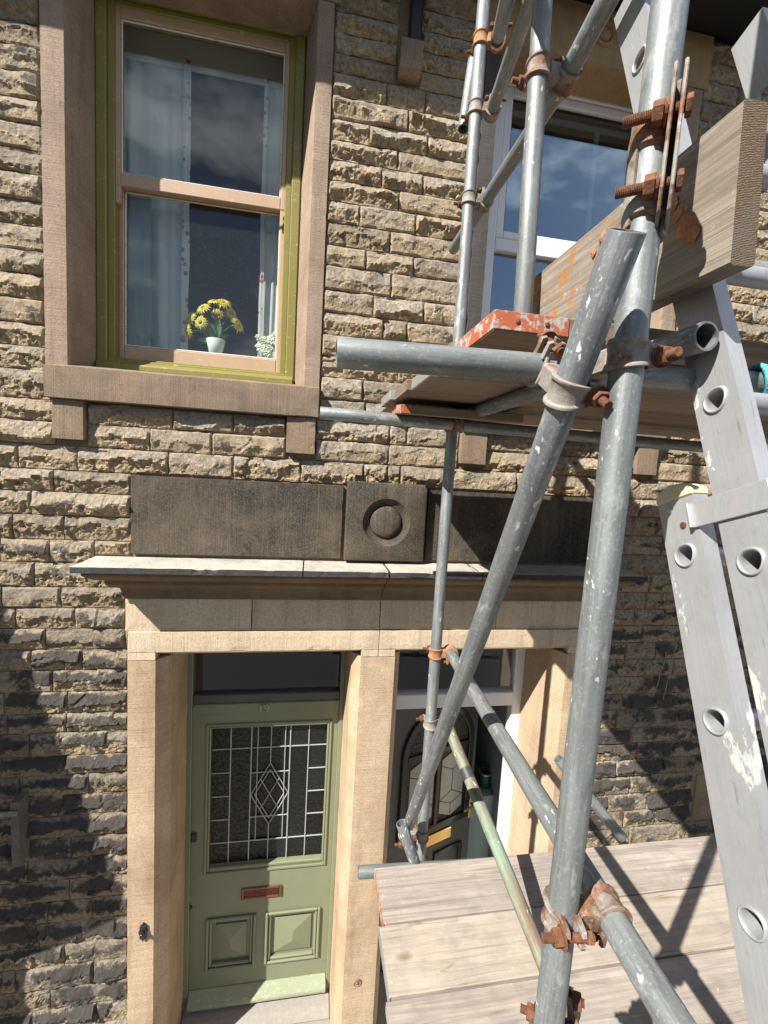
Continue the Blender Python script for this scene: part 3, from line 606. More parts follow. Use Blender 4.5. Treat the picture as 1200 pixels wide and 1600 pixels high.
# what stands behind the glass
def cloth(name, mat, x0, x1, d, z0, z1, amp, waves, label=None, taper=0, parent=None, seed=0):
    nx, nz = 46, 20; vs = []; fs = []
    for j in range(nz+1):
        v = j/nz
        for i in range(nx+1):
            u = i/nx; xx = x0+(x1-x0)*u*(1-taper*math.sin(v*2.6)*.5)
            y = d-D+amp*math.sin((u+.10*math.sin(u*7+seed))*waves*2*math.pi+1.1*math.sin(v*2.2+seed+u*4))*(.35+.65*v)*(.6+.5*math.sin(u*5+seed))+.25*amp*noise.noise(Vector((u*9, v*3, seed)))
            vs.append((xx+.006*noise.noise(Vector((u*5, v*6, seed+9))), y, zz(z1+(z0-z1)*v)))
    for j in range(nz):
        for i in range(nx): a = j*(nx+1)+i; fs.append((a, a+1, a+nx+2, a+nx+1))
    n = len(vs); vs += [(x, y+.0015, z) for x, y, z in vs]; fs += [tuple(reversed([q+n for q in f])) for f in fs]
    o = MB().add(vs, fs).build(name, mat, parent, smooth=True, normals=False)
    if label: tag(o, label, 'curtain')
    return o
cl_ = cloth('curtain', M['curtain'], -1.13, -.77, 2.79, .42, 2.17, .022, 5, 'wide pale net curtain hanging at the left of the olive sash window')
cloth('patterned_edge', M['floral'], -.775, -.735, 2.765, .42, 2.17, .004, 1, parent=cl_)
cloth('lining', M['curtain2'], -1.13, -.93, 2.745, .42, 1.42, .010, 2, parent=cl_, taper=.0)
cr_ = cloth('curtain', M['curtain'], -.325, -.12, 2.79, .42, 2.17, .016, 3, 'narrow pale net curtain hanging at the right of the olive sash window', seed=4)
cloth('patterned_edge', M['floral'], -.345, -.322, 2.765, .42, 2.17, .004, 1, parent=cr_, seed=5)
pv = MB().box(-1.14, -.11, 2.775-D, 2.79-D, zz(2.13), zz(2.30)).build('pelmet_board', M['cream'], HL, bevel=.004)
MB().box(-1.18, -.07, 2.70-D, 3.06-D, zz(.54), zz(.606)).build('inner_window_board', M['cream'], HL, bevel=.004)

def petals(b, c, nrm, r, n, layers=2, mi=0, droop=.25, w=.32):
    nrm = nrm.normalized(); a = nrm.orthogonal().normalized(); e = nrm.cross(a)
    for l in range(layers):
        for k in range(n):
            t = 2*math.pi*(k+.5*l)/n+rnd.uniform(-.08, .08); rr = r*(1-.22*l)*rnd.uniform(.9, 1.08)
            di = a*math.cos(t)+e*math.sin(t); sd = nrm.cross(di); up = nrm*(.10*r*l+.05*r)
            b.add([c+di*rr*.15+up, c+di*rr*.6+sd*rr*w*.5+up+nrm*rr*.08, c+di*rr-nrm*rr*droop*rnd.uniform(.2, 1)+up, c+di*rr*.6-sd*rr*w*.5+up+nrm*rr*.08], [(0, 1, 2, 3)], mi)
def stem_tube(b, p0, p1, sag, r=.0022):
    q = [p0+(p1-p0)*t+Vector((0, 0, sag*math.sin(math.pi*t))) for t in (0, .33, .66, 1)]
    for a, c in zip(q, q[1:]): b.cyl(a, c, r, 6)
def leafmesh(b, p, di, ln, w, curl):
    di = di.normalized(); sd = di.cross(Vector((0, 1, 0))).normalized(); pr = None
    for k in range(6):
        t = k/5; c = p+di*ln*t+Vector((0, 0, -curl*t*t)); h = w*math.sin(math.pi*min(.98, t*.9+.08)); cur = [c-sd*h, c+Vector((0, .004, 0)), c+sd*h]
        if pr: b.add(pr+cur, [(0, 1, 4, 3), (1, 2, 5, 4)])
        pr = cur
fp = at(337, 548, 2.735); fp.z = zz(.607)
fl = empty('potted_flowers', fp, 'yellow daisies in a white paper pot on the sash window board', 'flowers')
MB().lathe([(.0, .002), (.030, 0), (.034, .002), (.052, .088), (.049, .090), (.032, .006)], 28, M=Matrix.Translation(fp)).build('pot', M['pot'], fl, smooth=True)
rim = fp+Vector((0, 0, .075)); sb_ = MB(); lb = MB()
heads = [(298, 497, .050, (-.6, -.7, .2)), (318, 482, .052, (-.4, -.7, .6)), (348, 474, .054, (.1, -.7, .7)), (295, 518, .046, (-.8, -.6, -.2)), (371, 508, .052, (.8, -.6, .3)), (334, 472, .044, (-.1, -.5, .9)), (314, 504, .046, (-.3, -.9, .1)), (340, 492, .044, (.1, -.95, .2)), (361, 490, .040, (.5, -.8, .2))]
for hx, hy, r, nv in heads:
    c = at(hx, hy, 2.70+rnd.uniform(-.02, .05)); stem_tube(sb_, rim, c, .03); b = MB(); petals(b, c, Vector(nv), r, 17, 2, w=.20)
    fo = b.build('flower', M['petal'], fl, normals=False)
    n_ = Vector(nv).normalized(); MB().lathe([(.013, 0), (.012, .006), (.006, .010), (0, .011)], 12, M=Matrix.Translation(c+n_*.004) @ n_.to_track_quat('Z', 'Y').to_matrix().to_4x4()).build('flower_centre', M['centre'], fo, smooth=True)
sb_.build('stem', M['leaf'], fl)
for k, (dx, dz, ln, w) in enumerate(((-.3, 1, .15, .022), (.12, 1, .16, .026), (-.7, .9, .14, .02), (.3, .9, .13, .02), (-.05, 1, .16, .022), (-1, .3, .11, .018), (-.5, .6, .12, .02), (.6, .7, .11, .018), (.2, .6, .12, .022), (-.2, .7, .12, .02))):
    b = MB(); leafmesh(b, rim-Vector((0, .02-k*.005, 0)), Vector((dx, -.1, dz)), ln, w, .03); b.build('leaf', M['leaf'], fl, normals=False)
gp = at(418, 556, 2.735); gp.z = zz(.607)
gl_ = empty('cut_flowers', gp, 'bunch of cream white flowers at the right corner of the sash window board', 'flowers')
MB().lathe([(.012, 0), (.016, 0), (.018, .03), (.014, .032)], 16, M=Matrix.Translation(gp)).build('pot', M['pot'], gl_, smooth=True)
for hx, hy, r in ((410, 540, .046), (425, 530, .044), (418, 549, .040), (432, 524, .034), (405, 528, .030), (424, 543, .040), (414, 532, .038)):
    b = MB(); petals(b, at(hx, hy, 2.715+rnd.uniform(-.01, .01)), Vector((rnd.uniform(-.4, .4), -.8, .5)), r, 8, 3, w=.6); b.build('flower', M['petalw'], gl_, normals=False)
b = MB(); leafmesh(b, gp+Vector((-.005, 0, .03)), Vector((-.4, -.2, 1)), .08, .012, .01); b.build('leaf', M['leaf'], gl_, normals=False)

# ------------------------------------------------------------------ right upstairs window: white plastic
a, b_ = mx(-.117), mx(-1.136)
uw = frame_rect(MB(), a, b_, .447, 2.30, .062, 2.575, 2.655).build('plastic_window', M['upvc'], HR, bevel=.006)
MB().box(a+.0625, b_-.0625, 2.576-D, 2.654-D, zz(1.335), zz(1.405)).build('transom', M['upvc'], uw, bevel=.005)
fl_ = frame_rect(MB(), a+.064, b_-.064, 1.408, 2.236, .048, 2.585, 2.650).build('opening_light', M['upvc'], uw, bevel=.006)
frame_rect(MB(), a+.111, b_-.111, 1.455, 2.189, .010, 2.606, 2.6115).build('gasket', M['black'], uw)
MB().box(a+.11, b_-.11, 2.612-D, 2.618-D, zz(1.456), zz(2.19)).build('pane', M['coated'], fl_)
MB().box(a+.063, b_-.063, 2.612-D, 2.618-D, zz(.51), zz(1.334)).build('pane', M['coated'], uw)
xm = 1.63; MB().box(xm-.014, xm+.014, 2.6195-D, 2.63-D, zz(1.456), zz(2.11)).build('glazing_bar', M['white'], uw)
MB().box(a+.12, b_-.12, 2.6195-D, 2.63-D, zz(2.11), zz(2.145)).build('glazing_bar', M['white'], uw)
MB().box(a, b_, 2.545-D, 2.655-D, zz(2.301), zz(2.33)).build('head_trim', M['upvc'], uw, bevel=.003)

# ------------------------------------------------------------------ green front door
FD = 2.76
gf = MB(); gf.box(-.705, -.672, 2.735-D, 2.82-D, zz(-3.72), zz(-1.05)); gf.box(.246, .276, 2.735-D, 2.82-D, zz(-3.72), zz(-1.05)); gf.box(-.672, .246, 2.7355-D, 2.8195-D, zz(-1.09), zz(-1.05))
gd = gf.build('door_frame', M['green'], HL, bevel=.004)
MB().box(-.672, .246, 2.742-D, 2.80-D, zz(-1.525), zz(-1.465)).build('transom_rail', M['greyrail'], gd, bevel=.006)
MB().box(-.672, .246, 2.738-D, 2.80-D, zz(-1.590), zz(-1.5255)).build('number_rail', M['green'], gd, bevel=.005)
MB().box(-.672, .246, 2.775-D, 2.779-D, zz(-1.4645), zz(-1.0905)).build('fanlight_pane', M['glass'], gd)
fc = bpy.data.curves.new('house_number', 'FONT'); fc.body = '19'; fc.size = .068; fc.extrude = .006; fc.bevel_depth = .0015; fc.space_character = 1.15
fo = bpy.data.objects.new('tmp', fc); scene.collection.objects.link(fo)
dg = bpy.context.evaluated_depsgraph_get(); fm = bpy.data.meshes.new_from_object(fo.evaluated_get(dg)); bpy.data.objects.remove(fo)
fm.materials.clear(); fm.materials.append(M['greenpale']); no = bpy.data.objects.new('house_number', fm); scene.collection.objects.link(no)
q = at(403, 1109, 2.735); no.matrix_world = Matrix.Translation((q.x, 2.733-D, zz(-1.581))) @ Matrix.Rotation(math.pi/2, 4, 'X'); attach(no, gd)
# leaf built as stiles and rails round the openings
def seen(px, py, d): v = at(px, py, d); return v.x, v.z-H
gx0, gz0 = seen(327, 1354, 2.765); gx1, _ = seen(502, 1338, 2.765); _, gz1 = seen(500, 1130, 2.765)
px0, pz0 = seen(311, 1520, 2.762); px1, _ = seen(398, 1428, 2.762); _, pz1 = seen(352, 1432, 2.762)
qx0, _ = seen(418, 1430, 2.762); qx1, _ = seen(501, 1420, 2.762)
lx0, lx1, lz0, lz1 = -.671, .245, -3.655, -1.591
pz0 = pz1-.365
leaf = MB()
for xa, xb, za, zb in ((lx0, gx0, lz0, lz1), (gx1, lx1, lz0, lz1), (gx0, gx1, gz1, lz1), (gx0, gx1, pz1, gz0), (gx0, gx1, lz0, pz0), (px1, qx0, pz0, pz1), (gx0-.0, px0, pz0, pz1) if px0 > gx0 else (0, 0, 0, 0), (qx1, gx1, pz0, pz1) if qx1 < gx1 else (0, 0, 0, 0)):
    if xb > xa and zb > za: leaf.box(xa, xb, 2.752-D, 2.797-D, zz(za), zz(zb))
px0, qx1 = max(px0, gx0), min(qx1, gx1)
dl = leaf.build('front_door', M['green'], HL)
frame_rect(MB(), gx0-.032, gx1+.032, gz0-.05, gz1+.032, .016, 2.742, 2.7515, tb=.02).build('glass_moulding', M['green'], dl, bevel=.004)
frame_rect(MB(), gx0-.016, gx1+.016, gz0-.02, gz1+.016, .016, 2.746, 2.770, tb=.022).build('glass_bead', M['green'], dl, bevel=.005)
MB().box(gx0, gx1, 2.776-D, 2.790-D, zz(gz0), zz(gz0+.003)).build('glass_rebate', M['green'], dl)
for a, b_ in ((px0, px1), (qx0, qx1)):
    frame_rect(MB(), a-.012, b_+.012, pz0-.012, pz1+.012, .020, 2.736, 2.7515).build('panel_moulding', M['green'], dl, bevel=.006)
    frame_rect(MB(), a+.008, b_-.008, pz0+.008, pz1-.008, .020, 2.747, 2.775).build('panel_moulding', M['green'], dl, bevel=.006)
    pb = MB(); pb.box(a, b_, 2.772-D, 2.790-D, zz(pz0), zz(pz1)); xa, xb, za, zb = a+.050, b_-.050, pz0+.055, pz1-.055; yc = 2.772-D
    pb.add([(xa, yc-.0005, zz(za)), (xb, yc-.0005, zz(za)), (xb, yc-.0005, zz(zb)), (xa, yc-.0005, zz(zb)), (xa, yc-.010, zz(za)), (xb, yc-.010, zz(za)), (xb, yc-.010, zz(zb)), (xa, yc-.010, zz(zb)), ((xa+xb)/2, yc-.032, zz((za+zb)/2-.035)), ((xa+xb)/2, yc-.032, zz((za+zb)/2+.035))],
           [(0,1,5,4), (1,2,6,5), (2,3,7,6), (3,0,4,7), (4,5,8), (5,6,9,8), (6,7,9), (7,4,8,9)]); pb.build('raised_panel', M['green'], dl)
MB().prism([(2.752-D, zz(-3.545)), (2.690-D, zz(-3.610)), (2.690-D, zz(-3.635)), (2.752-D, zz(-3.635))], lx0, lx1, axis='x').build('weather_board', M['greenworn'], dl, bevel=.006)
MB().prism([(2.80-D, zz(-3.66)), (2.66-D, zz(-3.68)), (2.60-D, zz(-3.70)), (2.60-D, zz(-3.7195)), (2.80-D, zz(-3.7195))], -.70, .274, axis='x').build('threshold', M['paving'], HL, bevel=.008)
# letter plate
la, lt = seen(377, 1391, 2.75); lb_, lbz = seen(440, 1402, 2.75); lz = seen(408, 1394, 2.75)[1]
lp = frame_rect(MB(), la, lb_, lz-.042, lz+.042, .018, 2.742, 2.7515).build('letter_plate', M['copper'], dl, bevel=.004)
MB().box(la+.019, lb_-.019, 2.747-D, 2.7512-D, zz(lz-.023), zz(lz+.023)).build('letter_flap', M['darkcopper'], lp, bevel=.003)
k = at(297, 1418, 2.75); MB().lathe([(.016, 0), (.016, .005), (.012, .010), (0, .011)], 18, M=Matrix.Translation(k) @ Matrix.Rotation(math.pi/2, 4, 'X')).build('keyhole_cover', M['iron'], dl, smooth=True)
k = at(303, 1308, 2.75); MB().box(k.x-.020, k.x+.020, 2.738-D, 2.7515-D, k.z-.032, k.z+.032).build('door_latch', M['iron'], dl, bevel=.006)
# leaded light: panes and cames
GDp = 2.782
U_ = [0, .158, .335, .39, .515, .63, .675, .84, 1.0]   # came columns across the light
gw, gh = gx1-gx0, gz1-gz0
cx_ = lambda u: gx0+gw*u
cz_ = lambda v: gz1-gh*v
rows = [0, .165, .335, .505, .675, .845, 1.0]
def pane(u0, u1, v0, v1, d=GDp): MB().box(cx_(u0)+.001, cx_(u1)-.001, d-D, d-D+.004, zz(cz_(v1)+.001), zz(cz_(v0)-.001)).build('leaded_pane', M['leadglass'], dl)
for v0, v1 in zip(rows, rows[1:]):
    for u0, u1 in ((U_[0], U_[1]), (U_[7], 1.0)): pane(u0, u1, v0, v1)
for v0, v1 in ((0, .165), (.845, 1.0)):
    for u0, u1 in ((U_[1], U_[2]), (U_[2], .503), (.503, U_[6]), (U_[6], U_[7])): pane(u0, u1, v0, v1)
for u0, u1 in ((U_[1], U_[2]), (U_[6], U_[7])): pane(u0, u1, .165, .845)
for v0, v1 in ((.165, .345), (.345, .67), (.67, .845)):
    for u0, u1 in ((U_[2], U_[3]), (U_[3], .505), (.505, U_[5]), (U_[5], U_[6])): pane(u0, u1, v0, v1, GDp+.006)
dm = dict(c=(.505, .505), a=.165, b=.225)
for sx, sz in ((0, -1), (1, 0), (0, 1), (-1, 0)):     # four inner diamonds
    c_ = (.505+sx*.0*.1+sx*.055, .505+sz*.075); a_, b_ = .052, .072
    MB().prism([(cx_(c_[0]-a_), zz(cz_(c_[1]))), (cx_(c_[0]), zz(cz_(c_[1]-b_))), (cx_(c_[0]+a_), zz(cz_(c_[1]))), (cx_(c_[0]), zz(cz_(c_[1]+b_)))], GDp-D-.001, GDp-D+.003).build('leaded_pane', M['leadglass'], dl)
cm = MB()
def came(u0, v0, u1, v1, w=.0075, d=GDp-.003):
    p0 = Vector((cx_(u0), d-D, zz(cz_(v0)))); p1 = Vector((cx_(u1), d-D, zz(cz_(v1)))); t = (p1-p0).normalized(); s_ = Vector((0, 1, 0)).cross(t)*w/2
    y = Vector((0, -.0035, 0)); yb = Vector((0, .002, 0))
    cm.add([p0-s_+yb, p0-s_*.6+y, p0+s_*.6+y, p0+s_+yb, p1-s_+yb, p1-s_*.6+y, p1+s_*.6+y, p1+s_+yb], [(0,1,5,4), (1,2,6,5), (2,3,7,6), (0,3,2,1), (4,5,6,7)])
for u in (U_[1], U_[7]): came(u, 0, u, 1)
for u in (U_[2], U_[6]): came(u, 0, u, 1, .0085, GDp-.0032)
for u in (U_[3], U_[5]): came(u, 0, u, .845, .006)
came(0, .165, 1, .165, .0065, GDp-.0026); came(0, .845, 1, .845, .0065, GDp-.0026)
for v in rows[2:5]: came(0, v, U_[1], v, .0065, GDp-.0026); came(U_[7], v, 1, v, .0065, GDp-.0026)
for v in (.345, .67): came(U_[2], v, U_[6], v, .006, GDp-.0026)
came(.505, 0, .505, .28, .0065); came(.505, .73, .505, 1, .0065)
for sx in (-1, 1):
    for k in (0, .035, .08):
        if k < .08: came(.505, .28+k*1.35, .505+sx*(.165-k), .505, .0055, GDp-.0045); came(.505+sx*(.165-k), .505, .505, .73-k*1.35, .0055, GDp-.0045)
for s in (-1, 1):
    came(.505-.165*.5, .505+s*.225*.5, .505+.165*.5, .505-s*.225*.5, .005, GDp-.0045)
cm.build('lead_cames', M['lead'], dl, normals=True)
# bell push on the jamb
bc = at(224, 1455, 2.35)
bp = MB().prism([(bc.x+.030*math.cos(t)*(1+.12*math.cos(8*t))*.72, bc.z+.052*math.sin(t)*(1+.10*math.cos(8*t))) for t in [2*math.pi*k/40 for k in range(40)]], 2.341-D, 2.3515-D).build('bell_push', M['iron'], HL, bevel=.003)
smooth_angle(MB().lathe([(.012, 0), (.013, .008), (.010, .018), (.005, .024), (0, .025)], 20, M=Matrix.Translation((bc.x, 2.341-D, bc.z)) @ Matrix.Rotation(math.pi/2, 4, 'X')).build('bell_button', M['black'], bp), 40)

# ------------------------------------------------------------------ the open door on the right
RF = 2.74
ra, rc = .560, mx(-.705)
rf = MB(); rf.box(ra, ra+.05, RF-D, RF-D+.07, zz(-3.72), zz(-1.05)); rf.box(rc-.07, rc, RF-D, RF-D+.07, zz(-3.72), zz(-1.05)); rf.box(ra+.05, rc-.07, RF-D+.0005, RF-D+.0695, zz(-1.10), zz(-1.05)); rf.box(ra+.05, rc-.07, RF-D-.012, RF-D+.0695, zz(-1.600), zz(-1.500))
rfo = rf.build('door_frame', M['upvc'], HR, bevel=.005)
MB().box(ra+.05, rc-.07, RF-D+.03, RF-D+.036, zz(-1.4995), zz(-1.1005)).build('fanlight_pane', M['glass'], rfo)
lw, lh = .80, 2.05; ang = R(20)
hx, hy = ra+.055, RF-D+.04
Lm = Matrix.Translation((hx, hy, zz(-3.66))) @ Matrix.Rotation(ang, 4, 'Z')
def on_leaf(b, name, mat, parent, **kw):
    b.v = [tuple(Lm @ Vector(v)) for v in b.v]; return b.build(name, mat, parent, **kw)
rd = on_leaf(MB().box(0, lw, 0, .044, 0, lh), 'front_door', M['charcoal'], HR, bevel=.003)
def arch(x0, x1, z0, z1, n=14):
    c, r = (x0+x1)/2, (x1-x0)/2; zs = z1-r
    return [(x0, z0), (x1, z0)]+[(c+r*math.cos(math.pi*k/n), zs+r*math.sin(math.pi*k/n)) for k in range(n+1)]
def ring_prism(o, i, y0, y1):
    n = len(o); b = MB(); vs = [(x, y0, z) for x, z in o]+[(x, y0, z) for x, z in i]+[(x, y1, z) for x, z in o]+[(x, y1, z) for x, z in i]; fs = []
    for k in range(n):
        j = (k+1) % n; fs += [(k, j, n+j, n+k), (k, 2*n+k, 2*n+j, j), (n+k, n+j, 3*n+j, 3*n+k), (2*n+k, 3*n+k, 3*n+j, 2*n+j)]
    return b.add(vs, fs)
gfr = on_leaf(ring_prism(arch(.10, .76, .98, 1.97), arch(.15, .71, 1.03, 1.92), -.022, -.0005), 'glazing_frame', M['black'], rd, bevel=.006)
for y in (-.012,):
    on_leaf(MB().prism(arch(.149, .711, 1.029, 1.921), -.006, -.001), 'glazed_panel', M['leadglass'], gfr)
on_leaf(MB().box(.415, .445, -.020, -.0055, 1.03, 1.92), 'glazing_bar', M['black'], gfr, bevel=.005)
on_leaf(MB().box(.149, .711, -.021, -.0052, 1.60, 1.64), 'glazing_bar', M['black'], gfr, bevel=.005)
for xa, xb in ((.18, .395), (.465, .68)):
    z0, z1 = 1.05, 1.58
    on_leaf(MB().prism([(xa, z0+.05), ((xa+xb)/2, z0), (xb, z0+.05), (xb, z1-.05), ((xa+xb)/2, z1), (xa, z1-.05)], -.0095, -.0062), 'bevelled_pane', m_plain('pale_textured_pane', (.34, .35, .33), .25, var=.3, scale=40) if 'pale_textured_pane' not in bpy.data.materials else bpy.data.materials['pale_textured_pane'], gfr)
    lb2 = MB()
    for p, q in (((xa, z0+.15), ((xa+xb)/2, z0+.21)), (((xa+xb)/2, z0+.21), (xb, z0+.15)), (((xa+xb)/2, z0), ((xa+xb)/2, z0+.1)), ((xa, z0+.15), ((xa+xb)/2, z0+.1)), ((xb, z0+.15), ((xa+xb)/2, z0+.1)), (((xa+xb)/2, z0+.21), ((xa+xb)/2, z1-.15)), ((xa, z1-.1), ((xa+xb)/2, z1-.15)), ((xb, z1-.1), ((xa+xb)/2, z1-.15))):
        a = Vector((p[0], -.0105, p[1])); c = Vector((q[0], -.0105, q[1])); s_ = Vector((0, 1, 0)).cross((c-a).normalized())*.003; lb2.add([a-s_, a+s_, c+s_, c-s_], [(0, 1, 2, 3)])
    on_leaf(lb2, 'lead_cames', M['black'], gfr, normals=False)
on_leaf(MB().box(.28, .60, -.014, -.0005, .86, .945), 'letter_plate', M['brass'], rd, bevel=.005)
for xa, xb in ((.12, .39), (.45, .72)): on_leaf(frame_rect(MB(), xa, xb, .18-H, .78-H, .03, -.018+D, -.0005+D), 'panel_moulding', M['black'], rd, bevel=.006)
on_leaf(MB().box(.768, .792, -.012, -.0005, .95, 1.17), 'handle_plate', M['brass'], rd, bevel=.004)
on_leaf(MB().cyl((.78, -.012, 1.08), (.78, -.055, 1.08), .008, 10).cyl((.78, -.05, 1.08), (.67, -.055, 1.08), .009, 10), 'lever_handle', M['brass'], rd)

# paint tin left on the hall floor
tp = at(757, 1226, 3.30)
cb_ = empty('hall_cabinet', (tp.x, tp.y, zz(-3.69)), 'plain teal grey cabinet in the hallway behind the open dark door', 'cabinet')
MB().box(tp.x-.17, 1.615, tp.y-.12, tp.y+.5, zz(-3.69), tp.z-.0205).build('carcass', M['hall'], cb_, bevel=.003); MB().box(tp.x-.18, 1.616, tp.y-.13, tp.y+.5, tp.z-.020, tp.z).build('top', M['hall'], cb_, bevel=.003)
tn = empty('paint_tin', tp, 'small open green paint tin with a brush standing just inside the open doorway', 'paint tin')
MB().lathe([(0, 0), (.052, 0), (.054, .004), (.054, .118), (.052, .122), (.046, .122), (.045, .100), (0, .100)], 28, M=Matrix.Translation(tp)).build('can', M['tin'], tn, smooth=False)
MB().lathe([(.0545, .112), (.057, .116), (.057, .124), (.047, .126), (.046, .118)], 28, M=Matrix.Translation(tp)).build('rim', M['steel'], tn)
MB().cyl(tp+Vector((.02, 0, .11)), tp+Vector((.06, .01, .20)), .009, 10, r1=.013).build('brush', M['copper'], tn)

# ------------------------------------------------------------------ scaffolding
TR = .02415
def zmat(p, z, xh=None):
    z = z.normalized(); x = xh if xh is not None else z.orthogonal(); x = (x-z*x.dot(z)).normalized(); y = z.cross(x)
    return Matrix(((x.x, y.x, z.x, p.x), (x.y, y.y, z.y, p.y), (x.z, y.z, z.z, p.z), (0, 0, 0, 1)))
TUBES = {}
def tube(key, p0, p1, label, mat='galv', tape=None, e0=0, e1=0, group=None):
    d = (p1-p0).normalized(); p0 = p0-d*e0; p1 = p1+d*e1; ln = (p1-p0).length
    b = MB(); n = 28; ri = TR-.0042; rings = [(TR-.0006, 0), (TR, .0015)]+[(TR, ln*k/6) for k in range(1, 6)]+[(TR, ln-.0015), (TR-.0006, ln), (ri, ln), (ri, max(ln-.3, ln*.5)), (ri, min(.3, ln*.5)), (ri, 0), (TR-.0006, 0)]
    b.lathe(rings, n); o = b.build('scaffold_tube', M[mat]); smooth_angle(o, 40); o.matrix_world = zmat(p0, d)
    tag(o, label, 'scaffold tube', group)
    for s in (tape or []):
        t = MB().lathe([(TR+.0002, -.022), (TR+.0011, -.021), (TR+.0011, .021), (TR+.0002, .022)], 28, M=Matrix.Translation((0, 0, s))).build('tape_band', M['tape'], smooth=False); t.parent = o
    TUBES[key] = (p0, d, ln); return o
def through(pa, pb, za=None, zb=None):      # the straight tube through two points, run to heights za / zb
    d = pb-pa
    f = lambda z: pa+d*((z-pa.z)/d.z)
    return (f(za) if za is not None else pa), (f(zb) if zb is not None else pb)
a, b_ = through(at(869, 1500, .605), at(1047, 0, .605), 0.0, zz(1.9)); tube('S1', a, b_, 'thick near upright tube standing in front of the ladder, full height')
a, b_ = through(at(818, 470, 1.13), at(848, 0, 1.13), zz(.31), zz(2.3)); tube('S2', a, b_, 'upright tube in front of the white window, standing on the upper boards')
a, b_ = through(at(658, 1325, 1.80), at(756, 0, 1.80), 0.0, zz(2.4)); tube('S3', a, b_, 'thin far upright tube running past the doors beside the stone wall')
tube('L1', at(526, 551, .71), at(862, 577, .71), 'pale horizontal tube with free open end in front of the window sill', e1=.95)
tube('L2', at(500, 645, 1.737), at(990, 689, 1.737), 'thin horizontal tube under the upper boards ending beside the window sill', e1=1.0)
tube('T1', pt(.627, .64, .248), pt(.627, 2.08, .248), 'cross tube under the upper boards with open end facing the camera', 'galvdark')
tube('B1', at(979, 360, .52), at(640, 1285, 1.72), 'paint-spotted diagonal brace with dark open top end by the plank', 'galv2', e1=.03)
tube('B2', at(706, 1024, 1.765), at(927, 1388, .642), 'long diagonal brace from the door head down across the lower boards', tape=[.33], e0=.02, e1=.55)
_q = at(884, 1590, 1.0); pB3 = at(884, 1590, -1.592/(_q.z-H))
tube('B3', at(701, 1137, 1.785), pB3, 'brown and green stained diagonal tube ending on the lower boards', 'galvgreen', tape=[.22], e0=.02)
tube('B4', at(872, 1186, 1.80), at(972, 1308, 1.72), 'short slanting tube end behind the back edge of the lower boards')
tube('L3', at(560, 1363, 1.665), at(640, 1358, 1.665), 'horizontal tube under the back of the lower boards, end poking out left', e1=1.6)
tube('ST', at(627, 1286, 1.70), at(655, 1368, 1.67), 'short plaster-splashed tube stub at the left end of the lower boards', 'galv2', e1=.2)
tube('R1', at(779, 55, 1.72), at(802, -38, 1.25), 'uppermost guard tube running off the top of the picture', e1=.5)
tube('R2', at(770, 170, 1.78), at(840, -30, 1.28), 'middle guard tube clamped to the far upright', e1=.5)
tube('R3', at(870, 148, 1.17), at(955, -12, .98), 'upper guard tube clamped to the upright before the white window', e1=.6)
tube('R4', at(708, 390, 2.20), at(870, 146, 1.27), 'lower guard tube crossing between the two upper uprights')
tube('R5', at(740, 95, 1.93), at(724, 202, 1.88), 'short tube end hanging behind the far upright')
tube('G1', at(1150, 424, .86), at(1260, 436, .86), 'horizontal guard tube at the right behind the ladder', e1=.9)
tube('L4', pt(.30, .98, -1.69), pt(2.3, .98, -1.69), 'bearer tube under the near lower boards')
tube('L5', pt(1.9, .62, .181), pt(1.9, 2.08, .181), 'far cross tube under the right end of the upper boards', 'galvdark') if False else None

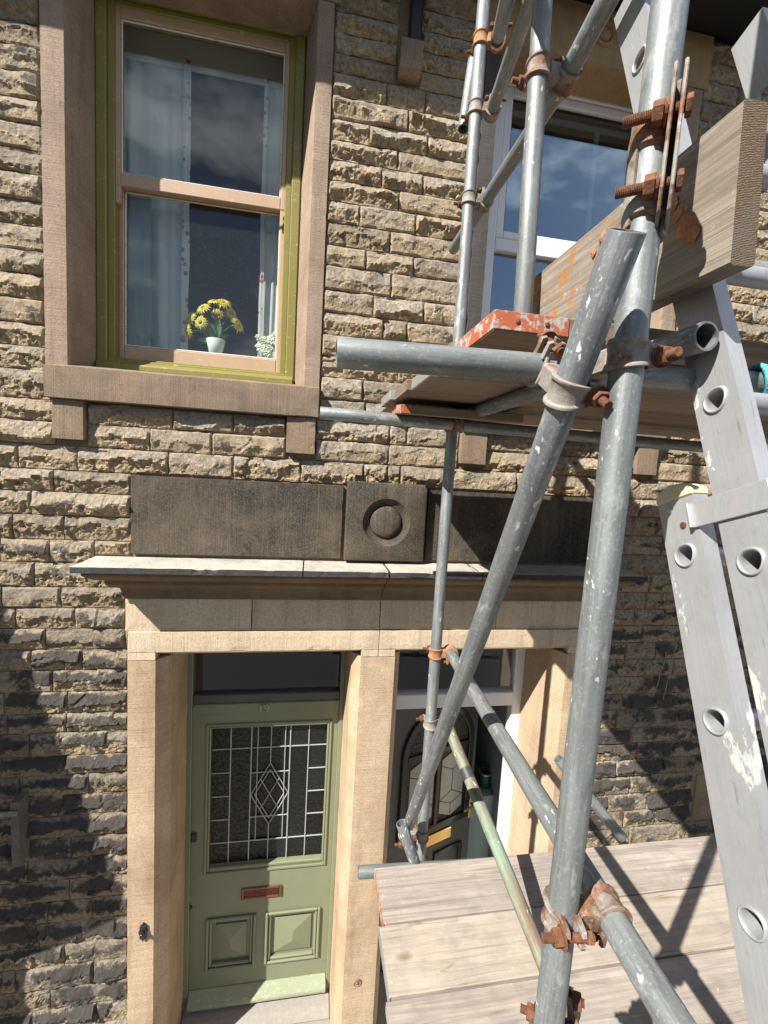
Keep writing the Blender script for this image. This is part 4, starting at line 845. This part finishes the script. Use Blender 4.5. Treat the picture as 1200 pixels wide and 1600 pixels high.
def hexnut(b, M4, r, h, n=6):
    b.lathe([(0, 0), (r*.9, 0), (r, .0012), (r, h-.0012), (r*.9, h), (0, h)], n, M=M4)
def clamp_parts(P, z, ydir, sgn, mat, parent, ln=.046, bolt=.085, side=1):
    """one half of a scaffold coupler round a tube: band, swing bolt and nut"""
    y = (ydir-z*ydir.dot(z)).normalized(); x = y.cross(z)*sgn; B = Matrix(((x.x, y.x, z.x, P.x), (x.y, y.y, z.y, P.y), (x.z, y.z, z.z, P.z), (0, 0, 0, 1)))
    b = MB(); n = 26; vs = []; fs = []
    for k in range(n+1):
        t = R(30)+R(300)*k/n; g_ = abs(k/n-.5)*2; w = ln*.5*(1.0-.42*g_**2)
        for r, s in ((TR+.0003, -w), (TR+.0078, -w), (TR+.0078, -w+.005), (TR+.0042, -w+.0075), (TR+.0042, w-.0075), (TR+.0078, w-.005), (TR+.0078, w), (TR+.0003, w)):
            vs.append((r*math.cos(t), r*math.sin(t), s))
    for k in range(n):
        for j in range(7): a = k*8+j; fs.append((a, a+8, a+9, a+1))
    fs += [tuple(range(8)), tuple(reversed(range(n*8, n*8+8)))]
    b.add(vs, fs)
    for s in (-1, 1):     # lugs that the bolt passes through
        yy = .0135*s
        for zl in (-1, 1):
            b.add([(TR*.86, yy-.005, zl*.010), (TR*.86, yy+.005, zl*.010), (.050, yy+.004, zl*.0075), (.050, yy-.004, zl*.0075), (TR*.86, yy-.005, zl*.020), (TR*.86, yy+.005, zl*.020), (.047, yy+.004, zl*.016), (.047, yy-.004, zl*.016)],
                  [(0,1,2,3), (7,6,5,4), (0,4,5,1), (1,5,6,2), (2,6,7,3), (3,7,4,0)])
        b.box(TR*.9, .034, yy-.005, yy+.005, -.0098, .0098)
    b.v = [tuple(B @ Vector(v)) for v in b.v]; bd = b.build('clamp_band', M[mat], parent, bevel=.0008); smooth_angle(bd, 30)
    bo = MB(); prof = [(0, -.034)]; zc = -.034
    while zc < bolt-.034: prof += [(.0060, zc), (.0071, zc+.0011)]; zc += .0022
    prof += [(.006, bolt-.034), (0, bolt-.034)]
    T = B @ Matrix.Translation((.040, 0, 0)) @ Matrix.Rotation(-math.pi/2, 4, 'X')
    bo.lathe(prof, 12, M=T); bb = bo.build('bolt', M['rust'], parent, smooth=False)
    nb = MB(); hexnut(nb, T @ Matrix.Translation((0, 0, .020)), .0135, .013); nb.lathe([(0, .018), (.0165, .018), (.0165, .0200), (0, .0200)], 18, M=T)
    nb.v = nb.v; nb.build('nut', M['rust'], parent)
    hb = MB(); hexnut(hb, T @ Matrix.Translation((0, 0, -.030)), .012, .010, 4); hb.build('bolt_head', M['rust'], parent)
def nearest(k1, k2):
    p, d, _ = TUBES[k1]; q, e, _ = TUBES[k2]; w = p-q; a, b, c = 1, d.dot(e), 1; D1, E1 = d.dot(w), e.dot(w); den = a*c-b*b
    s = (b*E1-c*D1)/den; t = (a*E1-b*D1)/den; return p+d*s, q+e*t
DBG = []
def coupler(k1, k2, label, mat='cast', s1=1, s2=1, p1=None, p2=None, y1=1, y2=1):
    A, Bq = nearest(k1, k2); DBG.append((k1, k2, round((A-Bq).length, 3)))
    if p1 is not None: A = p1
    if p2 is not None: Bq = p2
    nn = (Bq-A); nn = nn.normalized() if nn.length > .012 else Vector((0, 1, 0)); mid = (A+Bq)/2
    e = empty('scaffold_coupler', mid, label, 'coupler', 'scaffold couplers')
    clamp_parts(A, TUBES[k1][1], -nn*y1, s1, mat, e); clamp_parts(Bq, TUBES[k2][1], nn*y2, s2, mat, e)
    a, c = A+nn*(TR-.002), Bq-nn*(TR-.002)
    if (c-a).dot(nn) > .004: sb2 = MB().box(-.019, .019, -.019, .019, 0, (c-a).length); sb2.v = [tuple(zmat(a, nn, TUBES[k1][1]) @ Vector(v)) for v in sb2.v]; sb2.build('saddle', M[mat], e, bevel=.004)
    return e
coupler('L1', 'B1', 'rusty coupler joining the free-ended horizontal tube to the spotted brace', 'cast', -1, 1)
coupler('L1', 'S1', 'coupler holding the horizontal tube on the near upright beneath the cross tube end', 'cast', 1, -1)
coupler('S3', 'R1', 'orange coupler at the top of the far upright', 'castorange', 1, -1)
coupler('S3', 'R2', 'pale coupler on the far upright holding the middle guard tube', 'cast', 1, -1)
coupler('S3', 'R4', 'pale coupler on the far upright holding the lower guard tube', 'cast', 1, -1)
coupler('S2', 'R3', 'rust brown coupler on the upright in front of the white window', 'castrust', 1, -1)
coupler('S3', 'B2', 'bright orange coupler on the far upright at the door head', 'castorange', 1, 1)
coupler('S3', 'B3', 'pale coupler on the far upright holding the brown green tube', 'cast', 1, 1)
coupler('S3', 'B1', 'coupler at the foot of the spotted brace beside the short stub', 'castrust', -1, 1)
coupler('S3', 'L2', 'coupler under the upper boards on the far upright', 'castrust', 1, 1)
coupler('S1', 'B2', 'flaking rusty coupler joining the near upright to the long brace above the lower boards', 'castrust', -1, 1)
lc = TUBES['S1'][0]+TUBES['S1'][1]*((zz(-.985)-TUBES['S1'][0].z)/TUBES['S1'][1].z)
e = empty('scaffold_coupler', lc, 'rusty coupler low on the near upright at the bottom edge of the picture', 'coupler', 'scaffold couplers')
clamp_parts(lc, TUBES['S1'][1], Vector((-1, .55, .1)), 1, 'castrust', e, bolt=.078); clamp_parts(lc+Vector((.052, .034, 0)), Vector((.5, .8, -.05)).normalized(), Vector((.85, -.5, .1)), 1, 'castrust', e, bolt=.072)
# clip on the upright before the white window
pS2 = TUBES['S2'][0]; dS2 = TUBES['S2'][1]
e = empty('scaffold_coupler', pS2+dS2*.10, 'small rusty clip low on the upright in front of the white window', 'coupler', 'scaffold couplers')
clamp_parts(pS2+dS2*.085, dS2, Vector((-1, -.1, .05)), 1, 'castrust', e, bolt=.10)
MB().cyl(pS2+dS2*.085+Vector((.025, -.01, 0)), pS2+dS2*.085+Vector((.085, -.03, .004)), .010, 10, r1=.005).build('clip_tongue', M['cast'], e)
# long sleeve clamp on the near upright
pS1, dS1, _ = TUBES['S1']; c0 = pS1+dS1*((zz(.455)-pS1.z)/dS1.z)
sc_ = empty('sleeve_clamp', c0, 'long rusty two-bolt sleeve clamp gripping the near upright above the plank', 'coupler')
zd = dS1; fd = Vector((-.61, -.79, 0)); fd = (fd-zd*fd.dot(zd)).normalized(); sd_ = fd.cross(zd)
if sd_.x < 0: sd_ = -sd_
Bm = Matrix(((fd.x, sd_.x, zd.x, c0.x), (fd.y, sd_.y, zd.y, c0.y), (fd.z, sd_.z, zd.z, c0.z), (0, 0, 0, 1)))
b = MB(); n = 30; vs = []; fs = []; K = 14
for k in range(n+1):
    t = R(58)+R(262)*k/n; g = k/n      # from the flange on the right, round the back, to the left front
    for j in range(K+1):
        u = j/K; z = (-.100+.20*u)*(1-.30*max(0, g-.55)/.45)-.030*max(0, g-.5); th = .0055+.0010*noise.noise(Vector((k*.4, j*.6, 3)))
        for r in (TR+.0005, TR+th): vs.append((r*math.cos(t), r*math.sin(t), z))
st_ = 2*(K+1)
for k in range(n):
    for j in range(K):
        a = k*st_+2*j; fs += [(a+1, a+st_+1, a+st_+3, a+3), (a, a+2, a+st_+2, a+st_)]
    for j in (0, K): a = k*st_+2*j; fs.append((a, a+st_, a+st_+1, a+1))
for k in (0, n):
    for j in range(K): a = k*st_+2*j; fs.append((a, a+1, a+3, a+2))
b.add(vs, fs)
for zb in (-.048, .045):        # fingers that reach round the front under the bolts
    m = 16; o0 = len(b.v); vs = []; fs = []
    for k in range(m+1):
        t = R(60)-R(150)*k/m; w = .030*(1-.55*k/m)
        for r, z in ((TR+.0006, -w), (TR+.0062, -w*.8), (TR+.0075, 0), (TR+.0062, w*.8), (TR+.0006, w)): vs.append((r*math.cos(t), r*math.sin(t), zb-.012*k/m+z))
    for k in range(m):
        for j in range(4): a = k*5+j; fs.append((a, a+1, a+6, a+5))
    fs += [(0, 1, 2, 3, 4), tuple(m*5+j for j in range(5))]; b.add(vs, fs)
b.v = [tuple(Bm @ Vector(v)) for v in b.v]; smooth_angle(b.build('sleeve', M['castflake'], sc_), 40)
for yy in (.0165, .0285):
    b = MB().prism([(-.006, -.100), (.044, -.085), (.056, -.06), (.056, .085), (.046, .102), (-.006, .098)], yy-.0024, yy+.0024); b.v = [tuple(Bm @ Vector(v)) for v in b.v]; b.build('flange_plate', M['castflake'], sc_, bevel=.0015)
for zb in (-.048, .045):
    T = Bm @ Matrix.Translation((.040, .033, zb)) @ Matrix.Rotation(math.pi/2, 4, 'X')
    prof = [(0, 0)]; zc = 0
    while zc < .072: prof += [(.0064, zc), (.0076, zc+.0011)]; zc += .0022
    prof += [(.006, zc), (0, zc)]
    MB().lathe(prof, 14, M=T).build('bolt', M['rust'], sc_); nb = MB(); hexnut(nb, T @ Matrix.Translation((0, 0, .024)), .0150, .014); nb.lathe([(0, .020), (.017, .020), (.017, .0235), (0, .0235)], 18, M=T); hexnut(nb, T @ Matrix.Translation((0, 0, -.008)), .013, .008); nb.build('nut', M['rust'], sc_)

# ---- boards
def board(label, x0, x1, d0, d1, z0, mat, band=None, group=None, th=.038, tilt=0, left=True):
    o = Vector((x0, (d0+d1)/2-D, zz(z0)+th/2)); L_, W_ = x1-x0, d1-d0-.004
    b = MB(); n = 14; hw = W_/2
    prof = [(-hw, -th/2+.003), (-hw+.003, -th/2), (hw-.003, -th/2), (hw, -th/2+.003), (hw, th/2-.003), (hw-.003, th/2), (-hw+.003, th/2), (-hw, th/2-.003)]
    vs = []; fs = []
    for k in range(n+1):
        x = L_*k/n
        for (y, z) in prof: vs.append((x+(.002*noise.noise(Vector((y*40, z0*9, d0*7))) if k == 0 else 0), y+.0016*noise.noise(Vector((x*3, d0*5, y*3))), z+.0022*noise.noise(Vector((x*2.2, d0*9, y*4)))))
    for k in range(n):
        for j in range(8): a = k*8+j; c = k*8+(j+1) % 8; fs.append((a, c, c+8, a+8))
    fs += [tuple(reversed(range(8))), tuple(range(n*8, n*8+8))]
    ob = b.add(vs, fs).build('scaffold_board', M[mat]); ob.location = o; ob.rotation_euler = (tilt, 0, rnd.uniform(-.002, .002)); tag(ob, label, 'board', group)
    if band:
        mt, wl = band; t = .0016; bb = MB(); bw = hw+t; bt = th/2-.002
        bb.box(-t, 0, -hw+.003, hw-.003, -bt, bt)
        bb.box(-t, wl, -hw-t, -hw-.0001, -bt, bt); bb.box(-t, wl*.8, hw+.0001, hw+t, -bt, bt)
        q = bb.build('end_band', M[mt], bevel=.0007); q.parent = ob
        nb = MB()
        for xx in (wl*.3, wl*.7): nb.lathe([(.005, 0), (.005, .001), (.003, .0025), (0, .003)], 10, M=Matrix.Translation((xx, -hw-t, 0)) @ Matrix.Rotation(math.pi/2, 4, 'X'))
        if wl > .08: q2 = nb.build('band_nail', M['rust']); q2.parent = ob
    return ob
G_ = 'upper platform boards'; Z2 = .2725
board('upper board nearest the camera with chipped orange end band', .325, 2.6, .795, 1.02, Z2, 'boardu', ('orange', .15), G_)
board('second upper board behind the orange-banded one', .34, 2.6, 1.023, 1.226, Z2, 'boardu', None, G_)
board('third upper board with silver end band seen from below', .322, 2.6, 1.229, 1.460, Z2, 'boardu', ('zinc', .05), G_)
board('fourth upper board with pale end seen from below', .305, 2.6, 1.465, 1.68, Z2, 'boardu', None, G_)
board('fifth upper board with curved silver end above the thin tube', .290, 2.6, 1.688, 1.905, Z2, 'boardu', ('zinc', .04), G_)
board('upper board closest to the stone wall', .315, 2.6, 1.910, 2.125, Z2, 'boardu', ('zinc', .04), G_)
board('short tilted board with orange end hanging below the upper boards', .318, .80, 1.60, 1.78, .222, 'boardu', ('orange', .035), None, th=.034, tilt=R(6))
G_ = 'lower platform boards'; Z1 = -1.658
board('lower board farthest back with orange painted left end', .322, 2.5, 1.382, 1.607, Z1, 'board', ('orange', .004), G_)
board('pale yellow lower board second from the back', .304, 2.5, 1.163, 1.378, Z1, 'boardb', ('zinc', .004), G_)
board('pinkish lower board third from the back', .292, 2.5, .945, 1.158, Z1, 'board', None, G_)
board('lower board nearest the camera at the bottom edge', .290, 2.5, .725, .94, Z1, 'boardb', None, G_)
# plank on edge
pk = MB(); L_ = .62; n = 14; vs = []; fs = []; hh = .1125
prof = [(0, -hh+.004), (.004, -hh), (.038, -hh), (.042, -hh+.004), (.042, hh-.004), (.038, hh), (.004, hh), (0, hh-.004)]
for k in range(n+1):
    x = L_*k/n
    for yy, z in prof: vs.append((x, yy+.0015*noise.noise(Vector((x*6, z*9, 1))), z+.003*noise.noise(Vector((x*5, 3, z)))))
for k in range(n):
    for j in range(8): a = k*8+j; c = k*8+(j+1) % 8; fs.append((a, c, c+8, a+8))
pk.add(vs, fs); pk.add(vs[:8], [tuple(reversed(range(8)))], 1); pk.add(vs[-8:], [tuple(range(8))], 1)
po = pk.build('toe_plank', [M['plank'], M['endgrain']]); po.matrix_world = Matrix.Translation((.632, .583-D, zz(.332)+hh)) @ Matrix.Rotation(math.pi/2, 4, 'Z') @ Matrix.Rotation(R(-3), 4, 'X')
for lx, lz, r in ((.10, .01, .014), (.115, .035, .010), (.085, -.015, .016), (.07, -.035, .011), (.17, -.03, .009), (.30, .07, .012), (.33, .055, .009), (.31, .04, .010)):
    b = MB(); n = 10
    b.lathe([(r*math.cos(a)*(1+.3*math.sin(lx*90+a*5)), r*.45*math.sin(a)) for a in [math.pi/2*k/5 for k in range(6)]][::1], n, M=po.matrix_world @ Matrix.Translation((lx, .0425, lz)) @ Matrix.Rotation(-math.pi/2, 4, 'X'))
    b.v = [tuple(Vector(v)+Vector((0, .005*noise.noise(Vector(v)*130), .006*noise.noise(Vector(v)*110)))) for v in b.v]; q = b.build('rust_lump', M['castorange'], po)
tag(po, 'thick weathered plank set on edge across the upper boards, rough end towards the camera', 'plank')

# ------------------------------------------------------------------ extension ladder
LX = .66; S = Vector((0, .376, 1)).normalized(); Fn = Vector((0, -1, .376)).normalized()   # along the stiles; out of the ladder's front
lad = empty('extension_ladder', (LX+.2, -D-.75, 0), 'aluminium extension ladder leaning in front of the scaffold at the right', 'ladder')
pitch = .27; SW = .078; ST = .030; LW = .325
def hole_pts(c, n=24):
    out = []
    for k in range(n):
        t = 2*math.pi*k/n; r = .0165*(1+.22*max(0, math.cos(t-R(35)))**5); out.append((c[0]+r*math.cos(t), c[1]+r*math.sin(t)))
    return out
def stile(p, s0, s1, holes, flip, top=None):
    """channel stile: web with rung holes facing -x (flip: +x), flanges towards the rungs. p: point on the web plane where s = 0; (f, s) plane coordinates"""
    b = MB(); sg = -1 if flip else 1
    def P3(f, s, x): return p+Fn*f+S*s+Vector((sg*x, 0, 0))
    cuts = [s0]
    for a, c in zip(holes, holes[1:]): cuts.append((a+c)/2)
    cuts.append(s1); n = 24; hw = SW/2
    for (a, c), h in zip(zip(cuts, cuts[1:]), holes):
        inner = hole_pts((0, h), n); outer = []
        for k in range(n):
            t = 2*math.pi*k/n; dx, dy = math.cos(t), math.sin(t); sc = 1e9
            if abs(dx) > 1e-6: sc = min(sc, hw/abs(dx))
            if dy > 1e-6: sc = min(sc, (c-h)/dy)
            if dy < -1e-6: sc = min(sc, (a-h)/dy)
            outer.append((dx*sc, h+dy*sc))
        # put the true corners into the ring
        for cx2, cy2 in ((hw, c), (-hw, c), (-hw, a), (hw, a)):
            k = min(range(n), key=lambda q: (outer[q][0]-cx2)**2+(outer[q][1]-cy2)**2); outer[k] = (cx2, cy2)
        vs = [P3(f, s, 0) for f, s in outer]+[P3(f, s, 0) for f, s in inner]; b.add(vs, [(k, (k+1) % n, n+(k+1) % n, n+k) for k in range(n)])
    for f in (-hw, hw):
        g = f-.002*(1 if f > 0 else -1)
        b.add([P3(f, s0, 0), P3(f, s1, 0), P3(f, s1, ST), P3(f, s0, ST), P3(g, s0, .002), P3(g, s1, .002), P3(g, s1, ST), P3(g, s0, ST)], [(0,1,2,3), (4,7,6,5), (2,6,7,3), (0,3,7,4), (1,5,6,2)])
    o = b.build('stile', M['alu'], normals=True); return o
def place(o, parent): attach(o, parent)
def section(p0, s0, s1, first, count, cap):
    hs = [first+pitch*k for k in range(count)]
    for flip, xx in ((False, 0), (False, LW)):
        p = p0+Vector((xx, 0, 0)); o = stile(p, s0, s1, hs, flip); 
        me = o.data; Rm = zmat(p+S*s0, S); me.transform(Rm.inverted()); o.matrix_world = Rm; attach(o, lad)
        sg = -1 if flip else 1
        for h in hs:     # flared rung end
            ip = hole_pts((0, h)); n = len(ip); rg = MB(); vs = []
            for sc, x in ((1.0, .004), (1.0, -.002), (1.10, -.0042), (1.24, -.0035), (1.28, .0002)):
                for f, s in ip: vs.append(p+Fn*(f*sc)+S*(h+(s-h)*sc)+Vector((sg*x, 0, 0)))
            m = 5
            rg.add(vs, [(j*n+k, j*n+(k+1) % n, (j+1)*n+(k+1) % n, (j+1)*n+k) for j in range(m-1) for k in range(n)]); r_ = rg.build('rung_collar', M['alu'], lad, smooth=True)
        if cap:
            c = p+S*s1; cb = MB().prism([(-SW/2-.002, -.012), (SW/2+.002, -.012), (SW/2+.002, .002), (SW*.30, .013), (-SW*.1, .018), (-SW*.42, .010), (-SW/2-.002, 0)], -.003, ST+.002)
            cb.v = [tuple(c+Fn*v[0]+S*v[2]+Vector((sg*v[1], 0, 0))) for v in cb.v]; cb.build('stile_cap', M['cap'], lad, bevel=.002)
            for f, s, mt, r in ((-.014, -.030, 'steel', .0045), (.008, -.062, 'rust', .0065)):
                MB().lathe([(r, 0), (r, .0012), (r*.6, .002), (0, .002)], 14, M=zmat(p+S*(s1+s)+Fn*f, Vector((-sg, 0, 0)))).build('rivet', M[mt], lad)
    for h in (hs if cap else hs[:-1]):
        ip = hole_pts((0, h)); n = len(ip); b = MB(); vs = []
        for x in (.004, LW-.004):
            for f, s in ip: vs.append(p0+Fn*f+S*s+Vector((x, 0, 0)))
        b.add(vs, [(k, (k+1) % n, n+(k+1) % n, n+k) for k in range(n)]); r_ = b.build('rung', M['alu'], lad, smooth=True)
# fly section (nearer the climber) and base section (nearer the wall)
pA = pt(LX, .642, .147); pB = pt(LX, .663, -.120)
section(pA, -2.6, 1.02, -9*pitch, 13, False)
section(pB, -3.72/S.z-.27, .115, -13*pitch, 14, True)
for sgn, xx in ((1, 0), (-1, LW)):     # guide brackets
    c = pB+Vector((xx, 0, 0)); q = MB().box(-.010, SW+.048, -.005, -.0015, -.022, .022)
    q.box(-.0115, -.0065, -.012, .004, -.022, .022)
    off = .042
    q.v = [tuple(c+Fn*(v[0]+off)+S*(v[2]+.065)+Vector((sgn*v[1], 0, 0))) for v in q.v]; q.build('guide_bracket', M['alu'], lad, bevel=.001)

# rope tied round the horizontal tube at the right
rp, rdv, _ = TUBES['L1']; rx = at(1192, 628, .71); c = rp+rdv*((rx.x-rp.x)/rdv.x)
b = MB(); pth = []
for k in range(140):
    t = k/139*2*math.pi*5; rr = TR+.007+.004*math.sin(k*.21); pth.append(zmat(c, rdv) @ Vector((rr*math.cos(t), rr*math.sin(t), -.035+.07*k/139+.006*math.sin(k*.5))))
for k in range(60): pth.append(pth[-1]+Vector((.002*math.sin(k*.2), -.001*math.cos(k*.3), -.0015 if k > 15 else .004)))
for a, d in zip(pth, pth[1:]): b.cyl(a, d, .0048, 8, cap=False)
tag(b.build('rope', M['rope'], smooth=True), 'teal rope wound round the horizontal tube at the right edge', 'rope')

# ------------------------------------------------------------------ small things on the wall
wp = at(30, 1295, 2.335); tb = empty('wall_batten', wp, 'old grey timber batten with a bent strap fixed to the stone wall at far left', 'batten')
MB().box(wp.x-.020, wp.x+.020, wp.y-.032, wp.y+.05, wp.z-.19, wp.z+.17).build('timber', M['oldwood'], tb, bevel=.004, worn=.003)
MB().box(wp.x-.14, wp.x+.015, wp.y-.038, wp.y-.034, wp.z+.10, wp.z+.128).build('metal_strap', M['galvdark'], tb, bevel=.001)
vb = empty('vent_panel', pt(2.76, 2.4, -2.08), 'square stone vent panel in a dark recess beside the open door', 'vent')
MB().box(2.67, 2.85, .002, .05, zz(-2.29), zz(-1.87)).build('recess', M['slabedge'], vb)
MB().box(2.69, 2.84, -.008, .04, zz(-2.27), zz(-1.95)).build('stone_plate', M['sill'], vb, bevel=.006)
for x, z, ln, sd in ((2.35, -.95, .42, 1), (2.28, -1.05, .3, 5), (2.12, -.98, .25, 9)):
    b = MB(); p = pt(x, 2.338, z)
    for k in range(14):
        q = p+Vector((.016*noise.noise(Vector((k*.6, sd, 0)))-.004, .002*noise.noise(Vector((k*.5, sd, 4))), -ln/14)); b.cyl(p, q, .0022, 5); p = q
    tag(b.build('ivy_stem', M['ivy']), ['longest dry ivy stem clinging to the shaded wall right of the doors', 'middle dry ivy stem clinging to the shaded wall', 'short dry ivy stem close to the door surround on the shaded wall'][(1, 5, 9).index(sd)], 'stem')

# ------------------------------------------------------------------ outside the picture: added porch-shaped shadow caster and the far side of the street (seen in the glass)
pr = empty('porch_shadow_caster', (-3.0, -.3, 0), "unseen porch-shaped shadow caster with a steep slate roof, added at far left", 'shadow caster')
MB().box(-3.9, -2.25, -.573, .009, 0.0, zz(-1.6)).build('wall', M['mortar'], pr)
MB().prism([(.0085, zz(1.62)), (-.90, zz(-1.04)), (-.573, zz(-1.80)), (.0085, zz(-1.60))], -3.95, -2.23, axis='x').build('roof', M['slate'], pr)  # unseen; profile shaped to cast the slanting shadow on the lower-left wall
oh = empty('opposite_house', (0, -16, 0), 'stone terrace across the street reflected in the windows', 'house')
MB().box(-26, 30, -24, -16, -.15, 4.4).build('wall', m_dressed('far_stone', (.20, .16, .11), (.34, .27, .19), (.1, .08, .06), .5, 'h'), oh)
MB().prism([(-24.4, 4.4), (-15.6, 4.4), (-20, 6.6)], -26.2, 30.2, axis='x').build('roof', M['slate'], oh)
for k in range(9):
    for z in (.6, 2.6):
        x = -22+k*5.6; w = frame_rect(MB(), x, x+1.3, z-H, z+1.5-H, .09, -15.97+D, -15.9+D).build('window', M['white'], oh); MB().box(x+.09, x+1.21, -16.0+.03, -15.95, z+.09, z+1.41).build('pane', M['glass'], w)
for k in range(5): MB().box(-20+k*10.2, -19.2+k*10.2, -20.4, -19.6, 6.0, 7.6).build('chimney', M['mortar'], oh)
def tree(name, loc, h, r, label, seed, hedge=False):
    rr = random.Random(seed); e = empty(name, loc, label, 'hedge' if hedge else 'tree'); p = Vector(loc)
    if not hedge:
        t = MB().cyl(p, p+Vector((0, 0, h*.5)), .16, 10, r1=.09)
        for k in range(6): a = k*1.05; t.cyl(p+Vector((0, 0, h*.42)), p+Vector((math.cos(a)*r*.6, math.sin(a)*r*.6, h*.72)), .06, 7, r1=.02)
        t.build('trunk', M['bark'], e)
    b = MB(); c = p+Vector((0, 0, h*.66))
    cl = [(rr.gauss(0, .5)*r, rr.gauss(0, .5)*r, rr.gauss(0, .38)*h*.34) for _ in range(26)]
    for _ in range(2600 if not hedge else 2200):
        if hedge: q = p+Vector((rr.uniform(-r, r), rr.uniform(-.45, .45), rr.uniform(0, h)))
        else: k = rr.choice(cl); q = c+Vector(k)+Vector((rr.gauss(0, .22), rr.gauss(0, .22), rr.gauss(0, .2)))*r*.55
        s = rr.uniform(.06, .13); u = Vector((rr.gauss(0, 1), rr.gauss(0, 1), rr.gauss(0, 1))).normalized(); v = u.orthogonal().normalized()
        b.add([q-u*s, q+v*s*.5, q+u*s, q-v*s*.5], [(0, 1, 2, 3)])
    b.build('crown' if not hedge else 'foliage', M['foliage'], e, normals=False)
tree('street_tree', (-5.2, -13.0, -.15), 8.6, 2.6, 'leafy tree across the street at the left', 3)
tree('street_tree', (12.5, -12.6, -.15), 5.6, 1.8, 'smaller leafy tree across the street at the right', 5)
tree('garden_hedge', (-1.5, -11.4, -.15), 1.5, 4.5, 'clipped hedge along the gardens across the street', 8, True)
